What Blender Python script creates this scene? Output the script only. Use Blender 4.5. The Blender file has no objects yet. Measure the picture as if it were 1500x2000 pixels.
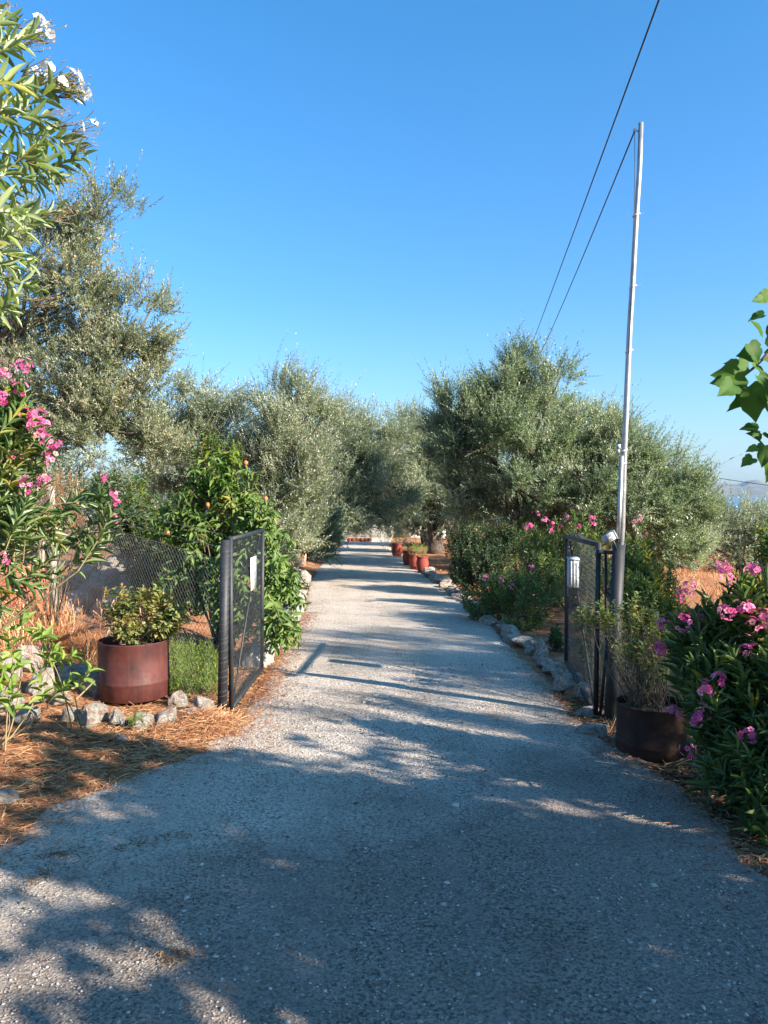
import bpy, math
import numpy as np
from mathutils import Vector

# ------------------------------------------------------------------ camera, sky, sun, exposure
scn = bpy.context.scene
COL = scn.collection
CAM_H, PITCH = 1.65, math.radians(1.45)
cam_d = bpy.data.cameras.new("camera")
cam_d.sensor_fit = 'VERTICAL'; cam_d.sensor_height = 36.0; cam_d.sensor_width = 27.0; cam_d.lens = 27.0
cam_d.clip_start = 0.05; cam_d.clip_end = 40000
cam = bpy.data.objects.new("camera", cam_d); COL.objects.link(cam)
cam.location = (0, 0, CAM_H); cam.rotation_euler = (math.pi/2 - PITCH, 0, 0)
scn.camera = cam

SUN_EL = math.radians(25.0)
SUN_H = np.array([0.85, -0.527]); SUN_H /= np.linalg.norm(SUN_H)
SUN_DIR = Vector((SUN_H[0]*math.cos(SUN_EL), SUN_H[1]*math.cos(SUN_EL), math.sin(SUN_EL)))
world = bpy.data.worlds.new("World"); scn.world = world; world.use_nodes = True
wn = world.node_tree; wn.nodes.clear()
sky = wn.nodes.new('ShaderNodeTexSky'); sky.sky_type = 'NISHITA'; sky.sun_disc = False
sky.sun_elevation = SUN_EL; sky.sun_rotation = math.atan2(SUN_H[0], SUN_H[1])
sky.altitude = 50; sky.air_density = 1.15; sky.dust_density = 0.8; sky.ozone_density = 2.6
hs = wn.nodes.new('ShaderNodeMix'); hs.data_type = 'RGBA'; hs.blend_type = 'MULTIPLY'; hs.inputs[0].default_value = 1.0
# clear, strongly blue summer sky, paler towards the horizon
tc_ = wn.nodes.new('ShaderNodeTexCoord'); sx_ = wn.nodes.new('ShaderNodeSeparateXYZ'); wn.links.new(tc_.outputs['Generated'], sx_.inputs[0])
rp_ = wn.nodes.new('ShaderNodeValToRGB'); e_ = rp_.color_ramp.elements; e_.new(.24)
for k_, (p_, c_) in enumerate([(.02,(.80,.98,1.25,1)),(.24,(.50,.97,1.42,1)),(.55,(.355,1.05,1.46,1))]): e_[k_].position = p_; e_[k_].color = tuple(v/1.5 for v in c_[:3])+(1,)
hs2 = wn.nodes.new('ShaderNodeVectorMath'); hs2.operation = 'SCALE'; hs2.inputs[3].default_value = 1.5
wn.links.new(sx_.outputs[2], rp_.inputs[0]); wn.links.new(rp_.outputs[0], hs2.inputs[0]); wn.links.new(hs2.outputs[0], hs.inputs[7])
bg = wn.nodes.new('ShaderNodeBackground'); bg.inputs['Strength'].default_value = 0.0635
wo = wn.nodes.new('ShaderNodeOutputWorld')
wn.links.new(sky.outputs[0], hs.inputs[6]); wn.links.new(hs.outputs[2], bg.inputs[0]); wn.links.new(bg.outputs[0], wo.inputs[0])
sun_d = bpy.data.lights.new("sun", 'SUN'); sun_d.energy = 5.0; sun_d.angle = math.radians(0.53); sun_d.color = (1.0, 0.89, 0.76)
sun = bpy.data.objects.new("sun", sun_d); COL.objects.link(sun)
sun.rotation_euler = SUN_DIR.to_track_quat('Z', 'Y').to_euler(); sun.location = (20, -12, 30)
scn.view_settings.view_transform = 'Standard'; scn.view_settings.look = 'None'
scn.view_settings.exposure = 1.62; scn.view_settings.gamma = 1.0
try:
    scn.cycles.max_bounces = 6; scn.cycles.transparent_max_bounces = 4
    scn.cycles.diffuse_bounces = 3; scn.cycles.transmission_bounces = 3
except Exception: pass

RNG = np.random.default_rng(11)
cp_, sp_ = math.cos(PITCH), math.sin(PITCH)
def W(px, py, Y):
    """point of the place at depth Y (metres ahead of the camera) seen at pixel px,py of the 1500x2000 photo"""
    cx, cz = (px-750)/1500.0, (1000-py)/1500.0
    d = np.array([cx, cp_ + cz*sp_, cz*cp_ - sp_])
    return np.array([0, 0, CAM_H]) + d*(Y/d[1])

# ------------------------------------------------------------------ numpy geometry
def nrm(a):
    a = np.asarray(a, float); return a/np.maximum(np.linalg.norm(a, axis=-1, keepdims=True), 1e-9)
class G:
    def __init__(s): s.V=[]; s.Q=[]; s.T=[]; s.t=[]; s.n=0; s.Qm=[]; s.Tm=[]
    def add(s, V, quads=None, tris=None, tone=0.5, m=0):
        V = np.asarray(V, float).reshape(-1, 3)
        if quads is not None and len(quads): q=np.asarray(quads, int).reshape(-1,4)+s.n; s.Q.append(q); s.Qm.append(np.full(len(q), m))
        if tris is not None and len(tris): q=np.asarray(tris, int).reshape(-1,3)+s.n; s.T.append(q); s.Tm.append(np.full(len(q), m))
        s.V.append(V); s.t.append(np.broadcast_to(np.asarray(tone, float), (len(V),)).copy()); s.n += len(V)
        return s
    def mesh(s, name, mats, smooth=False):
        V = np.concatenate(s.V); t = np.concatenate(s.t)
        Q = np.concatenate(s.Q) if s.Q else np.zeros((0,4), int); T = np.concatenate(s.T) if s.T else np.zeros((0,3), int)
        me = bpy.data.meshes.new(name)
        me.vertices.add(len(V)); me.vertices.foreach_set('co', V.astype(np.float32).ravel())
        L = np.concatenate([Q.ravel(), T.ravel()]); me.loops.add(len(L)); me.loops.foreach_set('vertex_index', L.astype(np.int32))
        st = np.concatenate([np.arange(len(Q))*4, len(Q)*4+np.arange(len(T))*3]).astype(np.int32)
        me.polygons.add(len(st)); me.polygons.foreach_set('loop_start', st)
        mi = np.concatenate((s.Qm or [np.zeros(0)])+(s.Tm or [np.zeros(0)])).astype(np.int32)
        if mi.max(initial=0) > 0: me.polygons.foreach_set('material_index', mi)
        me.update(calc_edges=True); me.validate()
        a = me.attributes.new('tone', 'FLOAT', 'POINT'); a.data.foreach_set('value', t.astype(np.float32))
        for m in (mats if isinstance(mats, (list, tuple)) else [mats]): me.materials.append(m)
        if smooth: me.polygons.foreach_set('use_smooth', np.ones(len(st), bool))
        return me
def obj(name, g, mat, parent=None, smooth=False):
    o = bpy.data.objects.new(name, g.mesh(name, mat, smooth) if isinstance(g, G) else g)
    COL.objects.link(o)
    if parent is not None:
        o.parent = parent
        o.location = -Vector(parent.location) if isinstance(g, G) and parent.type == 'EMPTY' and parent.parent is None else (0, 0, 0)
    return o
def tag(o, label=None, cat=None, group=None, kind=None):
    if label: o['label'] = label
    if cat: o['category'] = cat
    if group: o['group'] = group
    if kind: o['kind'] = kind
    return o
def thing(name, loc, label, cat, group=None):
    o = bpy.data.objects.new(name, None); COL.objects.link(o); o.location = tuple(map(float, loc)); o.empty_display_size = .1
    return tag(o, label, cat, group)
def frames(d, up):
    X = nrm(d); Z = np.asarray(up, float) - (np.sum(np.asarray(up)*X, -1, keepdims=True))*X; Z = nrm(Z); return X, np.cross(Z, X), Z
def scatter(g, tmpl, P, X, Y, Z, S, tone, m=0):
    tv, tq, tt = tmpl; n, k = len(P), len(tv); S = np.asarray(S, float)
    V = (P[:,None,:] + tv[None,:,0:1]*S[:,None,0:1]*X[:,None,:] + tv[None,:,1:2]*S[:,None,1:2]*Y[:,None,:] + tv[None,:,2:3]*S[:,None,2:3]*Z[:,None,:])
    off = (np.arange(n)*k)[:,None,None]
    q = (np.asarray(tq)[None]+off).reshape(-1,4) if len(tq) else None
    t = (np.asarray(tt)[None]+off).reshape(-1,3) if len(tt) else None
    g.add(V, q, t, np.repeat(np.broadcast_to(tone, (n,)), k), m)
def prisms(g, A, B, ra, rb=None, k=3, tone=0.5, m=0):
    A = np.asarray(A, float).reshape(-1,3); B = np.asarray(B, float).reshape(-1,3); n = len(A)
    ra = np.broadcast_to(ra, (n,)); rb = ra if rb is None else np.broadcast_to(rb, (n,))
    up = np.where(np.abs(nrm(B-A)[:,2:3]) > .9, np.array([[1.,0,0]]), np.array([[0,0,1.]]))
    X, Y, Z = frames(B-A, up); a = np.arange(k)*2*np.pi/k
    ring = Y[:,None]*np.cos(a)[None,:,None] + Z[:,None]*np.sin(a)[None,:,None]
    V = np.concatenate([A[:,None]+ring*ra[:,None,None], B[:,None]+ring*rb[:,None,None]], 1)
    q = np.array([[i, (i+1)%k, k+(i+1)%k, k+i] for i in range(k)])
    g.add(V, (q[None]+(np.arange(n)*2*k)[:,None,None]), None, np.repeat(np.broadcast_to(tone,(n,)), 2*k), m)
def tube(g, P, r, k=8, tone=0.5, caps=True, m=0, wob=0.0):
    P = np.asarray(P, float); n = len(P); r = np.broadcast_to(r, (n,)).astype(float)
    T = nrm(np.gradient(P, axis=0)); up = np.array([0,0,1.]) if abs(T[0,2]) < .9 else np.array([1.,0,0])
    Y = None; rings = []; a = np.arange(k)*2*np.pi/k
    for i in range(n):
        ref = up if Y is None else Z
        Zc = ref - T[i]*np.dot(ref, T[i]); Z = Zc/max(np.linalg.norm(Zc), 1e-9); Y = np.cross(Z, T[i])
        w = 1 + wob*RNG.normal(size=k)
        rings.append(P[i] + r[i]*w[:,None]*(np.cos(a)[:,None]*Y + np.sin(a)[:,None]*Z))
    V = np.concatenate(rings); q = [[i*k+j, i*k+(j+1)%k, (i+1)*k+(j+1)%k, (i+1)*k+j] for i in range(n-1) for j in range(k)]
    tr = []
    if caps:
        V = np.concatenate([V, P[:1], P[-1:]]); c0, c1 = n*k, n*k+1
        tr = [[c0, (j+1)%k, j] for j in range(k)] + [[c1, (n-1)*k+j, (n-1)*k+(j+1)%k] for j in range(k)]
    g.add(V, q, tr, tone, m)
def box(g, c, ax, ay, az, tone=.5, m=0):
    c, ax, ay, az = [np.asarray(v, float) for v in (c, ax, ay, az)]
    V = [c+sx*ax+sy*ay+sz*az for sx in (-1,1) for sy in (-1,1) for sz in (-1,1)]
    g.add(V, [[0,1,3,2],[4,6,7,5],[0,4,5,1],[2,3,7,6],[0,2,6,4],[1,5,7,3]], None, tone, m)
def bar(g, A, B, w, side=(0,1,0), h=None, m=0):
    A, B = np.asarray(A, float), np.asarray(B, float); X, Y, Z = frames((B-A)[None], np.asarray(side, float)[None])
    box(g, (A+B)/2, (B-A)/2, Y[0]*w/2, Z[0]*(h or w)/2, m=m)
def lathe(g, c, prof, k=32, tone=.5, dent=0.0, m=0, axis=None):
    a = np.arange(k)*2*np.pi/k; V = []
    for (r, z) in prof:
        rr = r*(1+dent*np.sin(3*a+z*9)*.5+dent*np.sin(7*a+1+z*5)*.3)
        V.append(np.stack([c[0]+rr*np.cos(a), c[1]+rr*np.sin(a), np.full(k, c[2]+z)], 1))
    V = np.concatenate(V); q = [[i*k+j, i*k+(j+1)%k, (i+1)*k+(j+1)%k, (i+1)*k+j] for i in range(len(prof)-1) for j in range(k)]
    g.add(V, q, None, tone, m)
_w = [(RNG.normal(size=2)*f, RNG.uniform(0, 6.28), a) for f, a in ((.6,1),(1,1),(1.7,.8),(2.6,.7),(4,.6),(6.5,.45),(9,.35),(14,.25),(20,.2),(28,.15))]
def n2(x, y, s=1.0): return sum(a*np.sin(s*(w[0]*x+w[1]*y)+p) for w, p, a in _w)/3.0
def sstep(a, b, x): t = np.clip((x-a)/(b-a), 0, 1); return t*t*(3-2*t)

# leaf templates: x along, y across, z off the blade
def leaf_t(rows, droop=.15, fold=.25):
    V = [(0,0,0)]; 
    for u, w in rows: V += [(u, -w, fold*w-droop*u*u), (u, 0, -droop*u*u), (u, w, fold*w-droop*u*u)]
    V.append((1, 0, -droop)); n = len(rows); q = []; t = [(0,2,1),(0,3,2)]
    for i in range(n-1):
        a, b = 1+3*i, 4+3*i; q += [(a,a+1,b+1,b),(a+1,a+2,b+2,b+1)]
    e = 1+3*n; t += [(e-3, e-2, e), (e-2, e-1, e)]
    return np.array(V, float), q, t
T_DIA = (np.array([(0,0,0),(.45,-.5,.1),(1,0,0),(.45,.5,.1)], float), [(0,1,2,3)], [])
T_LANCE = leaf_t([(.2,.36),(.48,.5),(.78,.32)], .12, .3)
T_LANCE_D = leaf_t([(.2,.36),(.48,.5),(.78,.32)], .35, .35)
T_BROAD = leaf_t([(.14,.3),(.36,.5),(.62,.46),(.85,.22)], .25, .35)
def lobed():
    out = [(0,.0),(-.10,.22),(-.02,.42),(.16,.50),(.30,.50),(.38,.40),(.50,.43),(.64,.38),(.74,.24),(.88,.12),(1.02,0)]
    V = [(.3,0,0)]; pts = out + [(x,-y) for x, y in reversed(out[1:-1])]
    for x, y in pts: V.append((x, y, .32*abs(y)-.30*max(x-.2,0)**2 + .03*math.sin(9*x+7*y)))
    n = len(pts); return np.array(V, float), [], [(0, 1+(i+1)%n, 1+i) for i in range(n)]
T_LOBE = lobed()
def flower_t():
    V = []; q = []
    for i in range(5):
        a = i*2*math.pi/5; c, s = math.cos(a), math.sin(a)
        def R_(u, v, h): return (u*c - v*s, u*s + v*c, h)
        b = len(V); V += [R_(.08,-.05,0), R_(.36,-.24,.12), R_(.54,0.02,.10), R_(.36,.22,.16)]; q.append((b, b+1, b+2, b+3))
    return np.array(V, float), q, []
T_FLOW = flower_t()
T_PEB = (np.array([(1,0,0),(0,1,0),(-1,0,0),(0,-1,0),(.1,.1,.8),(0,0,-.6)], float), [], [(0,1,4),(1,2,4),(2,3,4),(3,0,4),(1,0,5),(2,1,5),(3,2,5),(0,3,5)])
T_STRAW = (np.array([(0,-.5,0),(0,.5,0),(.5,-.5,.12),(.5,.5,.12),(1,-.5,.02),(1,.5,.05)], float), [(0,2,3,1),(2,4,5,3)], [])

# ------------------------------------------------------------------ materials
def new_mat(name):
    m = bpy.data.materials.new(name); m.use_nodes = True; nt = m.node_tree; nt.nodes.clear()
    out = nt.nodes.new('ShaderNodeOutputMaterial'); b = nt.nodes.new('ShaderNodeBsdfPrincipled'); nt.links.new(b.outputs[0], out.inputs[0])
    return m, nt, b, out
def ramp(nt, stops, src):
    r = nt.nodes.new('ShaderNodeValToRGB'); e = r.color_ramp.elements
    while len(e) < len(stops): e.new(.5)
    for i, (p, c) in enumerate(stops): e[i].position = p; e[i].color = (*c, 1)
    nt.links.new(src, r.inputs[0]); return r.outputs[0]
def noise(nt, scale, detail=6, rough=.6, vec=None, dim='3D'):
    n = nt.nodes.new('ShaderNodeTexNoise'); n.inputs['Scale'].default_value = scale; n.inputs['Detail'].default_value = detail; n.inputs['Roughness'].default_value = rough
    if vec is not None: nt.links.new(vec, n.inputs['Vector'])
    return n.outputs[0]
def mixc(nt, fac, a, b, mode='MIX'):
    m = nt.nodes.new('ShaderNodeMix'); m.data_type = 'RGBA'; m.blend_type = mode
    for i, v in ((0, fac), (6, a), (7, b)):
        if isinstance(v, (int, float)): m.inputs[i].default_value = v
        elif isinstance(v, tuple): m.inputs[i].default_value = (*v, 1)
        else: nt.links.new(v, m.inputs[i])
    return m.outputs[2]
def coords(nt): return nt.nodes.new('ShaderNodeTexCoord').outputs['Object']
def leaf_mat(name, stops, back, rough=.45, trans=.28, spec=.5, tcol=None):
    m, nt, b, out = new_mat(name)
    at = nt.nodes.new('ShaderNodeAttribute'); at.attribute_name = 'tone'
    c = ramp(nt, stops, at.outputs['Fac']); geo = nt.nodes.new('ShaderNodeNewGeometry')
    c2 = mixc(nt, geo.outputs['Backfacing'], c, mixc(nt, .6, c, back))
    nt.links.new(c2, b.inputs['Base Color']); b.inputs['Roughness'].default_value = rough; b.inputs['Specular IOR Level'].default_value = spec
    tr = nt.nodes.new('ShaderNodeBsdfTranslucent'); nt.links.new(mixc(nt, 1.0, c2, tcol or (1.6,1.7,.7), 'MULTIPLY'), tr.inputs[0])
    ms = nt.nodes.new('ShaderNodeMixShader'); ms.inputs[0].default_value = trans
    nt.links.new(b.outputs[0], ms.inputs[1]); nt.links.new(tr.outputs[0], ms.inputs[2]); nt.links.new(ms.outputs[0], out.inputs[0])
    return m
def surf(name, stops, scale=8, rough=.8, bump=.3, bscale=30, metal=0, detail=8, bdist=.01, spec=.5):
    m, nt, b, out = new_mat(name); v = coords(nt)
    nt.links.new(ramp(nt, stops, noise(nt, scale, detail, .65, v)), b.inputs['Base Color'])
    b.inputs['Roughness'].default_value = rough; b.inputs['Metallic'].default_value = metal; b.inputs['Specular IOR Level'].default_value = spec
    if bump:
        bp = nt.nodes.new('ShaderNodeBump'); bp.inputs['Strength'].default_value = bump; bp.inputs['Distance'].default_value = bdist
        nt.links.new(noise(nt, bscale, 6, .6, v), bp.inputs['Height']); nt.links.new(bp.outputs[0], b.inputs['Normal'])
    return m
def tone_mat(name, stops, rough=.8, spec=.3):
    m, nt, b, out = new_mat(name); at = nt.nodes.new('ShaderNodeAttribute'); at.attribute_name = 'tone'
    nt.links.new(ramp(nt, stops, at.outputs['Fac']), b.inputs['Base Color']); b.inputs['Roughness'].default_value = rough; b.inputs['Specular IOR Level'].default_value = spec
    return m

M_OLIVE = leaf_mat('olive_leaf', [(0,(.04,.065,.035)),(.4,(.105,.14,.08)),(.75,(.21,.25,.155)),(1,(.40,.40,.29))], (.46,.52,.46), .42, .22, .5)
M_OLIVE2 = leaf_mat('olive_leaf_green', [(0,(.035,.07,.028)),(.45,(.085,.14,.06)),(.8,(.17,.23,.12)),(1,(.36,.37,.26))], (.42,.50,.42), .42, .22, .5)
M_OLIVEB = leaf_mat('olive_leaf_brownish', [(0,(.05,.07,.035)),(.45,(.13,.155,.085)),(.8,(.24,.26,.15)),(1,(.38,.32,.21))], (.44,.48,.38), .5, .22, .4)
M_OLE = leaf_mat('oleander_leaf', [(0,(.03,.07,.025)),(.5,(.075,.14,.04)),(.85,(.15,.22,.06)),(1,(.42,.38,.06))], (.18,.24,.11), .4, .25, .5)
M_OLEW = leaf_mat('pale_oleander_leaf', [(0,(.08,.13,.05)),(.5,(.19,.26,.10)),(.85,(.33,.38,.16)),(1,(.6,.5,.10))], (.30,.34,.2), .4, .3, .5)
M_PERS = leaf_mat('glossy_leaf', [(0,(.03,.075,.015)),(.5,(.075,.15,.025)),(.85,(.18,.25,.04)),(.96,(.35,.33,.06)),(1,(.5,.3,.05))], (.15,.22,.07), .48, .3, .3)
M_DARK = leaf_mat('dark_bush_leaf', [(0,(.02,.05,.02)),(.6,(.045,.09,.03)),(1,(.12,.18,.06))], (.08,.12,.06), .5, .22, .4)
M_HIB = leaf_mat('dry_green_leaf', [(0,(.05,.09,.02)),(.5,(.14,.19,.05)),(.8,(.30,.28,.08)),(1,(.5,.28,.10))], (.22,.25,.1), .55, .3, .3)
M_FIG = leaf_mat('mulberry_leaf', [(0,(.025,.07,.015)),(.6,(.055,.13,.02)),(1,(.13,.22,.04))], (.08,.14,.04), .6, .35, .2)
M_DRYC = leaf_mat('dry_conifer_leaf', [(0,(.30,.11,.04)),(.5,(.5,.2,.08)),(1,(.65,.33,.15))], (.5,.25,.1), .8, .2, .2)
M_WEED = leaf_mat('weed_leaf', [(0,(.08,.16,.02)),(.6,(.17,.27,.04)),(1,(.32,.36,.08))], (.2,.28,.08), .5, .3, .3)
M_PINK = leaf_mat('pink_petal', [(0,(.55,.05,.20)),(.5,(.80,.13,.36)),(.85,(.88,.35,.52)),(1,(.85,.35,.18))], (.75,.25,.4), .6, .35, .2, (1.1,1.0,1.1))
M_WHITE = leaf_mat('white_petal', [(0,(.85,.83,.74)),(.7,(.88,.86,.80)),(1,(.5,.3,.18))], (.85,.82,.75), .6, .3, .2, (1,1,1))
M_FRUIT = surf('orange_fruit', [(.3,(.50,.12,.03)),(.7,(.62,.24,.06))], 20, .5, .1)
M_BARK = surf('olive_bark', [(.3,(.04,.03,.022)),(.55,(.10,.075,.058)),(.8,(.17,.14,.11))], 14, .9, .8, 26, bdist=.03)
M_TWIG = surf('pale_twig', [(.3,(.16,.11,.05)),(.7,(.30,.24,.12))], 20, .8, .2)
M_TWIGD = surf('dark_twig', [(.3,(.07,.05,.03)),(.7,(.16,.12,.08))], 20, .85, .2)
M_BLACK = surf('black_paint', [(.3,(.012,.014,.017)),(.75,(.03,.033,.037))], 12, .58, .15, 60)
M_GALV = surf('galvanised_steel', [(.3,(.22,.23,.235)),(.5,(.33,.34,.345)),(.7,(.43,.44,.44))], 9, .5, .15, 50, metal=.75)
M_WIRE = surf('weathered_wire', [(.3,(.10,.095,.09)),(.7,(.24,.23,.22))], 30, .55, 0, metal=.4)
M_WIREB = surf('dark_gate_wire', [(.3,(.03,.035,.04)),(.7,(.10,.11,.12))], 30, .5, 0, metal=.3)
M_CABLE = surf('black_cable', [(.3,(.012,.012,.014)),(.7,(.03,.03,.03))], 3, .6, 0)
M_CONC = surf('whitewashed_concrete', [(.3,(.16,.14,.115)),(.5,(.31,.28,.235)),(.7,(.46,.43,.37))], 12, .9, .5, 50)
M_PLATE = surf('white_plate', [(.3,(.50,.50,.48)),(.7,(.60,.60,.58))], 5, .5, 0)
M_INK = surf('faded_ink', [(.3,(.16,.17,.2)),(.7,(.4,.42,.48))], 60, .8, 0)
M_GREYBOX = surf('grey_plastic', [(.3,(.26,.29,.31)),(.7,(.38,.41,.44))], 6, .5, .05)
M_GLASS = surf('lamp_glass', [(.3,(.10,.11,.12)),(.7,(.25,.24,.23))], 40, .15, 0)
M_SOIL = surf('pot_soil', [(.3,(.10,.05,.03)),(.7,(.3,.17,.09))], 25, .95, .9, 40)
M_REDEARTH = surf('red_earth', [(.3,(.30,.07,.035)),(.6,(.48,.15,.07)),(.8,(.55,.25,.14))], 6, .95, .8, 18, bdist=.04)
M_TERRA = surf('terracotta', [(.3,(.14,.022,.014)),(.55,(.26,.04,.022)),(.85,(.36,.13,.09))], 9, .7, .2, 30)
M_PEACH = surf('peeling_paint', [(.35,(.6,.12,.06)),(.5,(.72,.45,.33)),(.62,(.78,.66,.52))], 9, .8, .2, 30)
M_WALL = surf('white_render', [(.3,(.72,.70,.66)),(.7,(.82,.80,.77))], 2, .9, .1)
M_TILE = surf('roof_tile', [(.3,(.4,.14,.07)),(.7,(.55,.25,.14))], 3, .9, .3)

def rock_mat(k=1.0):
    m, nt, b, out = new_mat('limestone'); mpv = nt.nodes.new('ShaderNodeVectorMath'); mpv.operation = 'SCALE'; mpv.inputs[3].default_value = k; nt.links.new(coords(nt), mpv.inputs[0]); v = mpv.outputs[0]
    oi = nt.nodes.new('ShaderNodeObjectInfo'); va = nt.nodes.new('ShaderNodeVectorMath'); va.operation = 'ADD'
    cmb = nt.nodes.new('ShaderNodeCombineXYZ'); mm = nt.nodes.new('ShaderNodeMath'); mm.operation = 'MULTIPLY'; mm.inputs[1].default_value = 37
    nt.links.new(oi.outputs['Random'], mm.inputs[0]); nt.links.new(mm.outputs[0], cmb.inputs[0]); nt.links.new(v, va.inputs[0]); nt.links.new(cmb.outputs[0], va.inputs[1])
    c = ramp(nt, [(.3,(.16,.145,.13)),(.42,(.40,.36,.31)),(.52,(.64,.58,.49)),(.7,(.78,.73,.63))], noise(nt, 3.5, 10, .72, va.outputs[0]))
    c = mixc(nt, ramp(nt, [(.5,(0,0,0)),(.62,(.8,.8,.8))], noise(nt, 2, 6, .65, va.outputs[0])), c, (.42,.22,.13))
    nt.links.new(c, b.inputs['Base Color']); b.inputs['Roughness'].default_value = .92
    bp = nt.nodes.new('ShaderNodeBump'); bp.inputs['Strength'].default_value = 1; bp.inputs['Distance'].default_value = .12
    nt.links.new(noise(nt, 5, 10, .72, va.outputs[0]), bp.inputs['Height']); nt.links.new(bp.outputs[0], b.inputs['Normal']); return m
M_ROCK = rock_mat(); M_BOULDER = rock_mat(4.5)
def drum_mat():
    m, nt, b, out = new_mat('rusty_painted_drum'); v = coords(nt)
    c = ramp(nt, [(.3,(.028,.010,.009)),(.48,(.065,.015,.012)),(.66,(.095,.024,.018)),(.8,(.17,.085,.055))], noise(nt, 5, 8, .7, v))
    mp = nt.nodes.new('ShaderNodeMapping'); mp.inputs['Scale'].default_value = (18,18,1.2); nt.links.new(v, mp.inputs[0])
    c = mixc(nt, ramp(nt, [(.55,(0,0,0)),(.7,(.55,.55,.55))], noise(nt, 2, 6, .6, mp.outputs[0])), c, (.10,.035,.022))
    nt.links.new(c, b.inputs['Base Color'])
    nt.links.new(ramp(nt, [(.3,(.45,.45,.45)),(.7,(.85,.85,.85))], noise(nt, 12, 6, .6, v)), b.inputs['Roughness'])
    bp = nt.nodes.new('ShaderNodeBump'); bp.inputs['Strength'].default_value = .2; bp.inputs['Distance'].default_value = .006
    nt.links.new(noise(nt, 14, 6, .6, v), bp.inputs['Height']); nt.links.new(bp.outputs[0], b.inputs['Normal']); return m
M_DRUM = drum_mat()
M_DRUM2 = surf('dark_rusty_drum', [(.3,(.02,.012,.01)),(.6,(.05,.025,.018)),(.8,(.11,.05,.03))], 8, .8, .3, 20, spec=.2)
def road_mat():
    m, nt, b, out = new_mat('pale_gravel_concrete'); v = coords(nt)
    base = ramp(nt, [(.28,(.60,.50,.40)),(.5,(.82,.71,.59)),(.72,(.90,.81,.70))], noise(nt, 1.3, 7, .62, v))
    vo = nt.nodes.new('ShaderNodeTexVoronoi'); vo.inputs['Scale'].default_value = 95; nt.links.new(v, vo.inputs[0])
    vr = nt.nodes.new('ShaderNodeTexVoronoi'); vr.inputs['Scale'].default_value = 45; nt.links.new(v, vr.inputs[0])
    sepc = nt.nodes.new('ShaderNodeSeparateColor'); nt.links.new(vo.outputs['Color'], sepc.inputs[0])
    sp = ramp(nt, [(.0,(.25,.24,.24)),(.25,(.68,.67,.66)),(.55,(1,1,1)),(1,(1.0,1.0,1.0))], sepc.outputs[0])
    c = mixc(nt, .8, base, sp, 'MULTIPLY')
    sp2 = ramp(nt, [(.40,(.28,.26,.25)),(.47,(.72,.70,.68)),(.56,(1,1,1))], noise(nt, 62, 5, .7, v)); c = mixc(nt, .85, c, sp2, 'MULTIPLY')
    # loose dirt patches
    dirt = ramp(nt, [(.56,(0,0,0)),(.68,(.55,.55,.55))], noise(nt, 2.2, 9, .7, v)); c = mixc(nt, dirt, c, (.36,.28,.20))
    st = nt.nodes.new('ShaderNodeTexNoise'); st.inputs['Scale'].default_value = 1.0; st.inputs['Detail'].default_value = 6; mpp = nt.nodes.new('ShaderNodeMapping'); mpp.inputs['Scale'].default_value = (3.2, .22, 1); nt.links.new(v, mpp.inputs[0]); nt.links.new(mpp.outputs[0], st.inputs['Vector'])
    c = mixc(nt, ramp(nt, [(.42,(.0,.0,.0)),(.62,(.55,.55,.55))], st.outputs[0]), c, mixc(nt, .75, c, (.66,.585,.50)))
    c = mixc(nt, ramp(nt, [(.58,(0,0,0)),(.70,(.5,.5,.5))], noise(nt, .75, 9, .72, v)), c, (.30,.25,.20))
    # coarser, darker exposed aggregate towards the road outside the gate
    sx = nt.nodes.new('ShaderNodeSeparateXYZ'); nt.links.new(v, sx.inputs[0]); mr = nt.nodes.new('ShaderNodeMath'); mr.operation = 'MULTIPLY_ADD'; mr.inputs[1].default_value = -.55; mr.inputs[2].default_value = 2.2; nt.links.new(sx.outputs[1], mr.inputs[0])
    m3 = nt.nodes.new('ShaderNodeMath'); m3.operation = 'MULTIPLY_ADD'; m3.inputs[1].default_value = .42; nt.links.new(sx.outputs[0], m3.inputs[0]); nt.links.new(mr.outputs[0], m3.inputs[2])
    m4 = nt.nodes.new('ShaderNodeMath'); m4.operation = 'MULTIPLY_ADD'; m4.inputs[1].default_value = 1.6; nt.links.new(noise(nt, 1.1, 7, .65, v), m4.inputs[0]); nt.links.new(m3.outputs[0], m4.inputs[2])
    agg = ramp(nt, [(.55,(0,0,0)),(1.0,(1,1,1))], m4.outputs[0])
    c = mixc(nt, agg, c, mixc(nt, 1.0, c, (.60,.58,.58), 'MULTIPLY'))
    nt.links.new(c, b.inputs['Base Color']); b.inputs['Roughness'].default_value = .93; b.inputs['Specular IOR Level'].default_value = .25
    ad = nt.nodes.new('ShaderNodeMath'); ad.operation = 'MULTIPLY_ADD'; nt.links.new(vo.outputs['Distance'], ad.inputs[0]); ad.inputs[1].default_value = .5
    nt.links.new(noise(nt, 26, 10, .78, v), ad.inputs[2])
    bp = nt.nodes.new('ShaderNodeBump'); bp.inputs['Strength'].default_value = 1; bp.inputs['Distance'].default_value = .028
    nt.links.new(ad.outputs[0], bp.inputs['Height']); nt.links.new(bp.outputs[0], b.inputs['Normal']); return m
M_ROAD = road_mat()
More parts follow.
